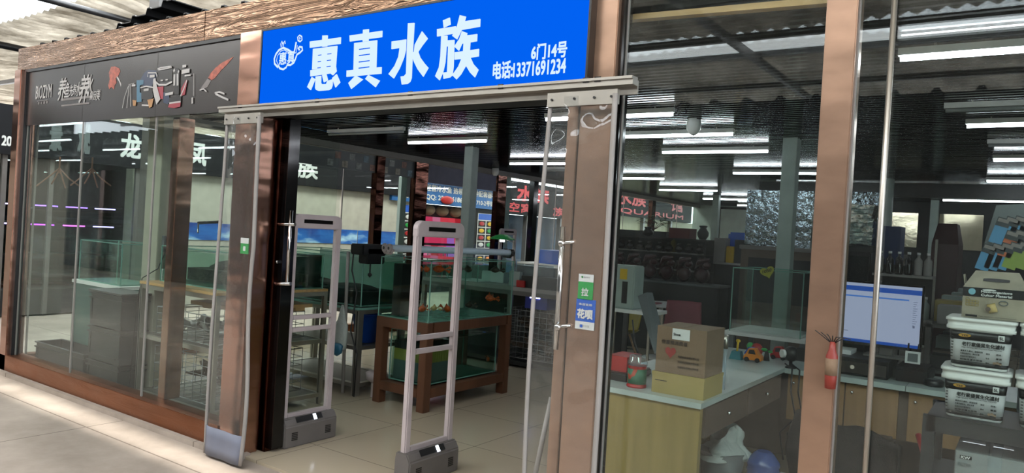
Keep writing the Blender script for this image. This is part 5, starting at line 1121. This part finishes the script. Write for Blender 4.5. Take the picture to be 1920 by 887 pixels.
# mirror gold panels on the back wall
for (xa, xb, lab) in ((1634, 1650, 'shiny pale gold panel on the far wall, the narrow left one'), (1672, 1722, 'shiny pale gold panel on the far wall, the middle one'), (1762, 1845, 'shiny pale gold panel on the far wall, the wide right one')):
    a = aY(xa, 402, 16.5); b2 = aY(xb, 402, 16.5)
    tag(MB().box((a.x, 16.5, 1.75), (b2.x, 16.53, 2.42)).build('gold_panel', mat('pale gold mirror '+lab[-6:], 'E2D8BA', .12, .6, bump=.05)), lab, 'panel')
struct(MB().box((-3.6, 16.55, 0), (XR, 16.65, CZ)).build('wall_partition', 'dark_wall'))
struct(MB().box((-3.6, 12.0, 2.42), (XR, 12.05, 2.62)).build('trim_beam', 'black'))
# monitor and things beside it
MY = 5.75
a = aY(1580, 530, MY); b2 = aY(1730, 538, MY); c = aY(1578, 637, MY)
mo = thing('monitor', ((a.x+b2.x)/2, MY+.1, DZ), 'flat computer screen with a white page lit, on the second counter', 'monitor')
mx0, mx1, mz0, mz1 = a.x-.03, b2.x, c.z, (a.z+b2.z)/2
MB().box((mx0-.015, MY, mz0-.02), (mx1+.015, MY+.035, mz1+.015)).build('bezel', 'black_gloss', mo, bevel=.003)
scn = MB().box((mx0, MY-.003, mz0), (mx1, MY-.001, mz1)).build('screen', emit('lit page', 'BCC4E4', .62), mo)
W_ = mx1-mx0; H_ = mz1-mz0
MB().box((mx0, MY-.005, mz1-H_*.13), (mx1, MY-.004, mz1-H_*.05)).box((mx0, MY-.005, mz0), (mx1, MY-.004, mz0+H_*.05)).build('blue_bar', emit('lit blue bar', '2A55B0', .7), scn)
MB().box((mx0, MY-.005, mz1-H_*.235), (mx0+W_*.86, MY-.004, mz1-H_*.21)).build('blue_line', emit('lit blue line', '4A78C8', .8), scn)
mb = MB()
for k in range(12): mb.box((mx1-W_*.09, MY-.005, mz1-H_*(.25+.035*k)), (mx1-W_*(.04+.01*(k % 3)), MY-.004, mz1-H_*(.242+.035*k)))
mb.box((mx0+W_*.1, MY-.005, mz0+H_*.17), (mx0+W_*.16, MY-.004, mz0+H_*.18)); mb.box((mx1-W_*.085, MY-.005, mz0+H_*.33), (mx1-W_*.06, MY-.004, mz0+H_*.37)); mb.build('small_text', emit('dim text', '8088A8', .5), scn)
xc = (mx0+mx1)/2+.06
MB().box((xc-.04, MY+.04, DZ+.13), (xc+.04, MY+.07, mz0+.15)).box((xc-.13, MY-.02, DZ+.125), (xc+.15, MY+.14, DZ+.14)).build('stand', 'alu_dark', mo)
t = thing('cash_drawer', (-.98, 5.7, DZ), 'wide black cash drawer with a silver lock under the screen', 'cash drawer')
MB().box((-1.2, 5.56, DZ+.001), (-.74, 5.98, DZ+.12)).build('drawer_body', 'black', t, bevel=.004); MB().box((-1.19, 5.552, DZ+.01), (-.75, 5.559, DZ+.095)).build('drawer_front', 'black_gloss', t); MB().lathe((0, 0, 0), [(.014, 0), (.014, .006)], 14, Matrix.Translation((-.96, 5.55, DZ+.06)) @ Matrix.Rotation(math.pi/2, 4, 'X')).build('lock', 'steel', t)
tag(MB().box((-.72, 5.6, DZ+.001), (-.5, 5.95, DZ+.10)).build('box', 'black', bevel=.02), 'rounded black box right of the cash drawer', 'box')
a = aY(1712, 670, 5.6); t = thing('code_card', (a.x, 5.6, DZ+.1), 'small white stand card with a grey square hanging by the screen', 'card'); MB().box((a.x-.045, 5.58, a.z-.04), (a.x+.045, 5.586, a.z+.04)).build('card', 'letter', t); MB().box((a.x-.03, 5.578, a.z-.028), (a.x+.03, 5.5795, a.z+.026)).build('grey_square', 'letter_grey', t); MB().tube([(a.x-.03, 5.585, a.z+.04), (a.x-.03, 5.6, a.z+.09)], .006, 6).tube([(a.x+.03, 5.585, a.z+.04), (a.x+.03, 5.6, a.z+.09)], .006, 6).build('clip', 'black', t)
q = aZ(1752, 722, DZ); t = thing('tape_roll', (q.x, 5.62, DZ), 'small black round gadget near the counter edge beside the buckets', 'gadget'); MB().lathe((q.x, 5.62, DZ+.001), [(.055, 0), (.06, .01), (.06, .035), (.045, .045)], 20).build('body', 'black', t, bevel=0); MB().lathe((q.x, 5.62, DZ+.046), [(.03, 0), (.03, .003)], 16).build('dial', 'grey', t)
tag(MB().box((-1.14, 5.7, DZ+.121), (-1.0, 5.9, DZ+.15)).build('paper', 'letter'), 'folded white paper on the cash drawer under the screen', 'paper')
# dark jacket over a chair under the second counter
def jf(u, v):
    x = -1.2+.62*u; return V((x, 5.05+.06*math.sin(u*9)-.12*math.sin(v*3.1)+.05*math.sin(v*7+u*4), .02+(.52-.07*u*u)*v+.02*math.sin(u*12)*v))
t = thing('office_chair', (-.9, 5.1, 0), 'dark chair with a black jacket over its back at the second counter', 'chair')
MB().sheet(jf, 24, 20).build('jacket', 'soft_black', t, solid=.03); MB().box((-1.15, 5.1, .36), (-.65, 5.42, .42)).build('seat', 'black', t, bevel=.02); MB().tube([(-.9, 5.25, .03), (-.9, 5.25, .36)], .03, 10).build('column', 'black', t)
for k in range(5): MB().tube([(-.9, 5.25, .06), (-.9+.28*math.cos(k*1.257), 5.25+.28*math.sin(k*1.257), .03)], .018, 8).build('leg', 'black', t)
tag(MB().tube([aY(1722, 815, 4.9), aY(1740, 880, 4.75), aY(1744, 910, 4.7)], .016, 8).build('pole', 'red'), 'dull red pole beneath the second counter', 'pole')
tag(MB().tube([(-.98, 4.6, .12), (-.6, 4.62, .12)], .1, 16).build('roll', 'grey_dark'), 'dark rolled cover lying under the second counter', 'roll')
# bag and blue drum below the counter
q = aY(1355, 850, 4.55); M['bagw'] = mat('white carrier bag', 'A8B0AC', .5, bump=.6, bscale=20)
t = thing('waste_bag', (q.x, 4.55, 0), 'crumpled white plastic bag in the bin below the counter', 'bag'); rnd = random.Random(8); mb = MB()
mb.lathe((q.x, 4.55, 0), [(.1, 0), (.12, .2), (.14, q.z+.02)], 14); mb.build('bin', 'grey', t)
def bf(u, v): a = u*2*math.pi; r = .15+.03*math.sin(a*3)-.10*v+.02*math.sin(v*9+a*2); return V((q.x+r*math.cos(a), 4.55+r*math.sin(a), q.z-.02+.15*v+.06*math.sin(a+1)*v))
MB().sheet(bf, 22, 8).build('bag', 'bagw', t, solid=.002)
q = aY(1432, 860, 4.6); t = thing('blue_bottle', (q.x, 4.6, 0), 'ribbed translucent blue bottle below the counter beside the white bag', 'bottle')
prof = [(.09, 0)]+[(.092+.006*(k % 2), .02+k*.018) for k in range(int((q.z)/.018))]+[(.06, q.z+.03), (.04, q.z+.045)]
MB().lathe((q.x, 4.6, 0), prof, 22).build('bottle_body', mat('hazy blue plastic', '3A5290', .25), t)
tag(MB().lathe((-1.2, 4.75, 0), [(.05, 0), (.07, .02), (.075, .2), (.07, .2)], 16).build('white_cup', 'white'), 'pale round tub on the floor right of the blue bottle', 'tub')

# ================================================================== BUCKETS on the dark rack by the right window
BYf = 3.9; RZ = .885
t = thing('metal_rack', (-.05, 4.05, 0), 'dark metal rack carrying the white buckets', 'rack')
MB().box((-.345, BYf-.06, RZ-.02), (.5, 4.3, RZ)).build('shelf', 'rack_dark', t)
MB().box((-.345, BYf-.06, RZ-.07), (.5, BYf-.04, RZ-.02)).box((-.345, BYf-.06, RZ-.07), (-.325, 4.3, RZ-.02)).build('rail', 'rack_dark', t)
for y in (BYf-.06, 4.26):
    for x in (-.36, .47): MB().box((x, y, 0), (x+.05, y+.04, RZ)).build('post', 'rack_dark', t)
MB().box((-.345, BYf-.06, .58), (.5, 4.3, .6)).build('shelf', 'rack_dark', t)
def bucket(cx, cy, z, label):
    t = thing('filter_bucket', (cx, cy, z), label, 'bucket', 'white filter media buckets'); H = .215; hb, ht = .107, .122
    def rr(h, rad=.03):
        pts = []
        for (sx, sy, a0) in ((1, 1, 0), (-1, 1, 90), (-1, -1, 180), (1, -1, 270)):
            for k in range(5):
                a = math.radians(a0+k*22.5); pts.append((cx+sx*(h-rad)+rad*math.cos(a), cy+sy*(h-rad)+rad*math.sin(a)))
        return pts
    def loft(levels):
        mb = MB(); prev = None
        for (h, zz) in levels:
            r = [mb.bm.verts.new((x, y, z+zz)) for x, y in rr(h)]
            if prev:
                for i in range(len(r)): mb._f([prev[i], prev[(i+1) % len(r)], r[(i+1) % len(r)], r[i]], True)
            else: mb._f(r[::-1])
            prev = r
        mb._f(prev); return mb
    loft([(hb-.004, 0), (hb, .006), (ht-.004, H-.045), (ht-.004, H-.03)]).build('bucket_body', 'white', t)
    loft([(ht+.004, H-.045), (ht+.01, H-.044), (ht+.01, H-.03), (ht+.006, H-.03), (ht+.008, H-.008), (ht+.014, H-.006), (ht+.014, H+.004), (ht+.006, H+.008), (ht-.01, H+.008)]).build('lid', 'white', t)
    hw = hb+(ht-hb)*.1
    f = lambda zz: hb+(ht-.004-hb)*(zz/(H-.045))
    z_a, z_b, z_c, z_d = .012, .03, H-.09, H-.05
    loft([(f(z_a)+.001, z_a), (f(z_b)+.001, z_b)]).build('black_band', 'black', t)
    loft([(f(z_b)+.001, z_b), (f(z_c)+.001, z_c)]).build('label', mat('grey white label', 'A9A9AA', .5), t)
    bb = loft([(f(z_c)+.0015, z_c), (f(z_d)+.0015, z_d)]).build('black_band', 'black', t)
    yf = cy-f(z_c)-.004; X = lambda u: cx-.105+.21*u
    mb = MB(); mb.prism([(X(.22)+.024*math.cos(a), yf, z+(z_c+z_d)/2+.008*math.sin(a)) for a in [2*math.pi*k/20 for k in range(20)]], (0, -.001, 0)); mb.build('oval_logo', mat('amber print', 'B88A30', .5), bb)
    txt(MB(), 'YEE', (X(.16), yf-.002, z+(z_c+z_d)/2-.004), EX, EZ, .026, .008, .04).build('lettering', 'letter_black', bb)
    MB().box((X(.82), yf-.001, z+z_c+.01), (X(.93), yf, z+z_d-.006)).build('size_tag', 'letter', bb); txt(MB(), '5L', (X(.84), yf-.002, z+z_c+.015), EX, EZ, .016, .013, .04).build('lettering', 'letter_black', bb)
    txt(MB(), '老行家優質生化濾材', (X(.18), yf, z+z_c-.026), EX, EZ, .16, .018, .035).build('lettering', 'letter_black', t)
    txt(MB(), 'High Quality Bio-chemical Filter Material', (X(.18), yf, z+z_c-.036), EX, EZ, .15, .006, .03).build('lettering', 'letter_black', t)
    mb = MB()
    for k in range(6): txt(mb, ['優質多孔濾材，超強吸附', '生物培菌硝化，淨化水質', '淡海水均可使用多孔', '超強過濾去雜質', '適合各種濾槽及魚缸', '使用前清水沖洗即可'][k], (X(.16), yf+.002, z+z_c-.052-.0125*k), EX, EZ, .085-.012*(k % 3), .0075, .03)
    mb.build('small_print', 'letter_black', t)
    mb = MB()
    for k in range(4):
        txt(mb, ['適用', '淡水', '海水', '水'][k], (X(.62), yf+.002, z+z_c-.055-.02*k), EX, EZ, .014, .007, .03); txt(mb, ['規格：', '專業', '過濾', '環'][k], (X(.8), yf+.002, z+z_c-.055-.018*k), EX, EZ, .022, .008, .03)
    for k in range(8): mb.box((cx-f(.1)+.004, yf+.002, z+.045+.013*k), (cx-f(.1)+.013, yf+.003, z+.049+.013*k))
    mb.build('small_print', 'letter_black', t)
    for k in range(3): MB().tube([(X(.78+.05*k), yf+.002, z+.035+.003*(k % 2)), (X(.78+.05*k), yf-.001, z+.036+.003*(k % 2))], .006, 10).build('picture_print', 'card', t)
    return t
BX = -.172
b1 = bucket(BX, 4.02, RZ, 'white filter bucket at the bottom of the left stack on the dark rack')
dup(b1, (BX+.008, 4.02, RZ+.226), 'white filter bucket on top of the left stack under the grey carton')
dup(b1, (BX+.28, 4.02, RZ), 'white filter bucket at the bottom of the right stack, cut by the frame')
dup(b1, (BX+.285, 4.02, RZ+.226), 'white filter bucket on top of the right stack, cut by the frame')
# carton with handle on top
cz0 = RZ+.226*2-.001+.0; cx = BX+.045
t = thing('media_carton', (cx, 4.02, cz0), 'grey carton with black band and carry handle on top of the left bucket stack', 'box')
M['carton'] = mat('grey printed carton', '8A8272', .6, vary=.2, vscale=12)
MB().box((cx-.115, 3.93, cz0), (cx+.13, 4.11, cz0+.135)).build('box', 'carton', t)
MB().box((cx-.1155, 3.928, cz0+.095), (cx+.1305, 4.112, cz0+.1352)).build('black_band', 'black', t)
MB().prism([(cx-.115, 3.93, cz0+.136), (cx+.13, 3.93, cz0+.136), (cx+.09, 4.015, cz0+.21), (cx-.075, 4.015, cz0+.21)], (0, .003, .001)).prism([(cx-.115, 4.11, cz0+.136), (cx+.13, 4.11, cz0+.136), (cx+.09, 4.025, cz0+.21), (cx-.075, 4.025, cz0+.21)], (0, .003, .001)).build('handle_flap', 'carton', t)
MB().prism([(cx-.11, 3.95, cz0+.136), (cx-.11, 4.09, cz0+.136), (cx-.12, 4.07, cz0+.19), (cx-.12, 3.97, cz0+.19)], (.003, 0, 0)).prism([(cx+.125, 3.95, cz0+.136), (cx+.125, 4.09, cz0+.136), (cx+.13, 4.07, cz0+.19), (cx+.13, 3.97, cz0+.19)], (.003, 0, 0)).build('side_flap', 'carton', t)
nrm = V((0, -.66, .75)).normalized()
MB().prism([V((cx+.008+.05*max(-1, min(1, 1.25*math.cos(a))), 3.968, cz0+.172))+V((0, .75, .66))*.011*math.sin(a) for a in [2*math.pi*k/20 for k in range(20)]], nrm*.001).build('handle_slot', 'black', t)
A = V((cx-.115, 3.926, cz0))
txt(MB(), 'Mico-organisms', A+V((.07, 0, .113)), EX, EZ, .115, .012, .05).build('lettering', 'letter', t); txt(MB(), 'Cultur Material', A+V((.07, 0, .1)), EX, EZ, .115, .010, .05).build('lettering', 'letter', t)
MB().prism([A+V((.035+.014*math.cos(a), 0, .117+.014*math.sin(a))) for a in [2*math.pi*k/20 for k in range(20)]], (0, -.001, 0)).build('round_logo', mat('pale blue print', '6FA3B4', .5), t)
MB().prism([A+V((.1+.026*math.cos(a), 0, .128+.004*math.sin(a))) for a in [2*math.pi*k/20 for k in range(20)]], (0, -.001, 0)).build('oval_print', 'letter', t)
rg = MB().tube([A+V((.1, -.001, .045)), A+V((.13, -.001, .055))], .02, 16).build('ring_print', mat('ceramic ring print', 'B09A66', .6), t)
MB().lathe((0, 0, 0), [(.010, 0), (.010, .002)], 16, Matrix.Translation(A+V((.1, -.021, .045))) @ Matrix.Rotation(math.pi/2, 4, 'X')).build('hole_print', 'desk_grey', rg)
MB().tube([A+V((.155+.016*math.cos(a), -.002, .075+.01*math.sin(a))) for a in [2*math.pi*k/16 for k in range(17)]], .002, 5).build('ring_outline', 'letter_grey', t)
mb = MB()
for k in range(9): mb.tube([A+V((.02+.007*math.cos(a)+.012*(k % 4), -.001, .06+.007*math.sin(a)+.008*(k//4)*1.5)) for a in [2*math.pi*j/10 for j in range(11)]], .0012, 4)
mb.build('ring_outlines', 'card_y', t); MB().box(A+V((.015, 0, .005)), A+V((.06, .001, .014))).build('label_print', 'black', t)
txt(MB(), 'filter media for aquariums and ponds', A+V((.065, 0, .007)), EX, EZ, .14, .005, .02).build('lettering', 'letter_black', t)
# plastic wrapped box on the lower board
t = thing('wrapped_box', (0, 4.0, .6), 'large grey box in shiny plastic wrap on the rack below the buckets', 'box')
KX = -.225
MB().box((KX, 3.875, .602), (KX+.5, 4.2, .745)).build('box', mat('pale grey box', '85817E', .5), t)
MB().box((KX-.004, 3.871, .6005), (KX+.504, 4.204, .7485)).build('wrap', 'plastic_clear', t); MB().box((KX+.12, 3.8695, .6005), (KX+.17, 4.205, .7495)).build('tape', 'plastic_clear', t)
lg2 = MB().box((KX+.015, 3.869, .715), (KX+.06, 3.8705, .73)).build('logo_patch', 'letter_black', t); txt(MB(), 'KW', (KX+.02, 3.868, .717), EX, EZ, .034, .011, .05).build('lettering', 'letter', lg2)
txt(MB(), 'FILTER', (KX+.01, 3.8685, .685), EX, EZ, .05, .012, .03).build('lettering', 'letter_grey', t)
# hanging leaflets above the carton
cols = [('letter_grey', 'plb'), ('coral_print', 'orange')]
M['lf_blue'] = mat('blue leaflet', '3E7396', .5); M['lf_green'] = mat('green leaflet', '6E8038', .5); M['lf_grey'] = mat('grey leaflet', '2E3438', .5); M['lf_or'] = mat('orange leaflet', 'A85A38', .5)
def leaflet(px, py, m, label, s=1.0):
    p = aY(px, py, 4.55); t = thing('leaflet', p, label, 'leaflet', 'printed leaflets above the buckets'); xf = Matrix.Translation(p) @ Matrix.Rotation(.28, 4, 'Y') @ Matrix.Diagonal((s, s, s, 1))
    MB().box((-.03, 0, -.09), (.03, .002, .02), xf).build('sheet', m, t); MB().box((-.03, -.002, .0), (.03, 0, .045), xf).build('dark_band', 'lf_grey', t); MB().box((-.026, -.004, .022), (.022, -.002, .04), xf).build('heading', 'pg', t)
lbl = 'overlapping printed leaflet fanned above the grey carton'
for i in range(5): leaflet(1898+i*17, 476-i*1, 'lf_blue', 'light blue leaflet in the lower fanned row above the grey carton' if i < 3 else 'x') if False else None
rows = [(1852, 474, ['lf_blue', 'lf_blue', 'lf_blue', 'lf_green', 'lf_green'], 'lower fanned row'), (1878, 424, ['lf_blue', 'lf_blue', 'lf_blue', 'lf_blue'], 'upper fanned row'), (1895, 449, ['lf_or', 'lf_or'], 'middle fanned row')]
for (px, py, ms, nm) in rows:
    for i, m in enumerate(ms):
        cn = {'lf_blue': 'light blue', 'lf_green': 'olive green', 'lf_or': 'orange'}[m]
        t = leaflet(px+i*17, py-i*1+1, m, '%s leaflet in the %s of the rack above the grey carton' % (cn, nm)); t = bpy.data.objects[-1] if False else None
t = thing('leaflet_rack', (-.08, 4.62, 1.5), 'sloping dark board holding the printed leaflets', 'rack')
MB().prism([aY(1832, 500, 4.62), aY(1868, 385, 4.62), aY(1960, 380, 4.62), aY(1960, 495, 4.62)], (0, .02, 0)).build('board', 'grey', t)
MB().box((.0, 4.64, 0), (.04, 4.68, 1.6)).build('stand', 'grey_dark', t)
# dark shelf goods at the far right behind the leaflets
t = thing('shelf_unit', (.1, 5.3, 0), 'dark shelf unit behind the leaflets', 'shelf'); MB().box((-.02, 5.2-.0, 0), (.6, 5.4, 1.5)).build('body', 'dark_wall', t)
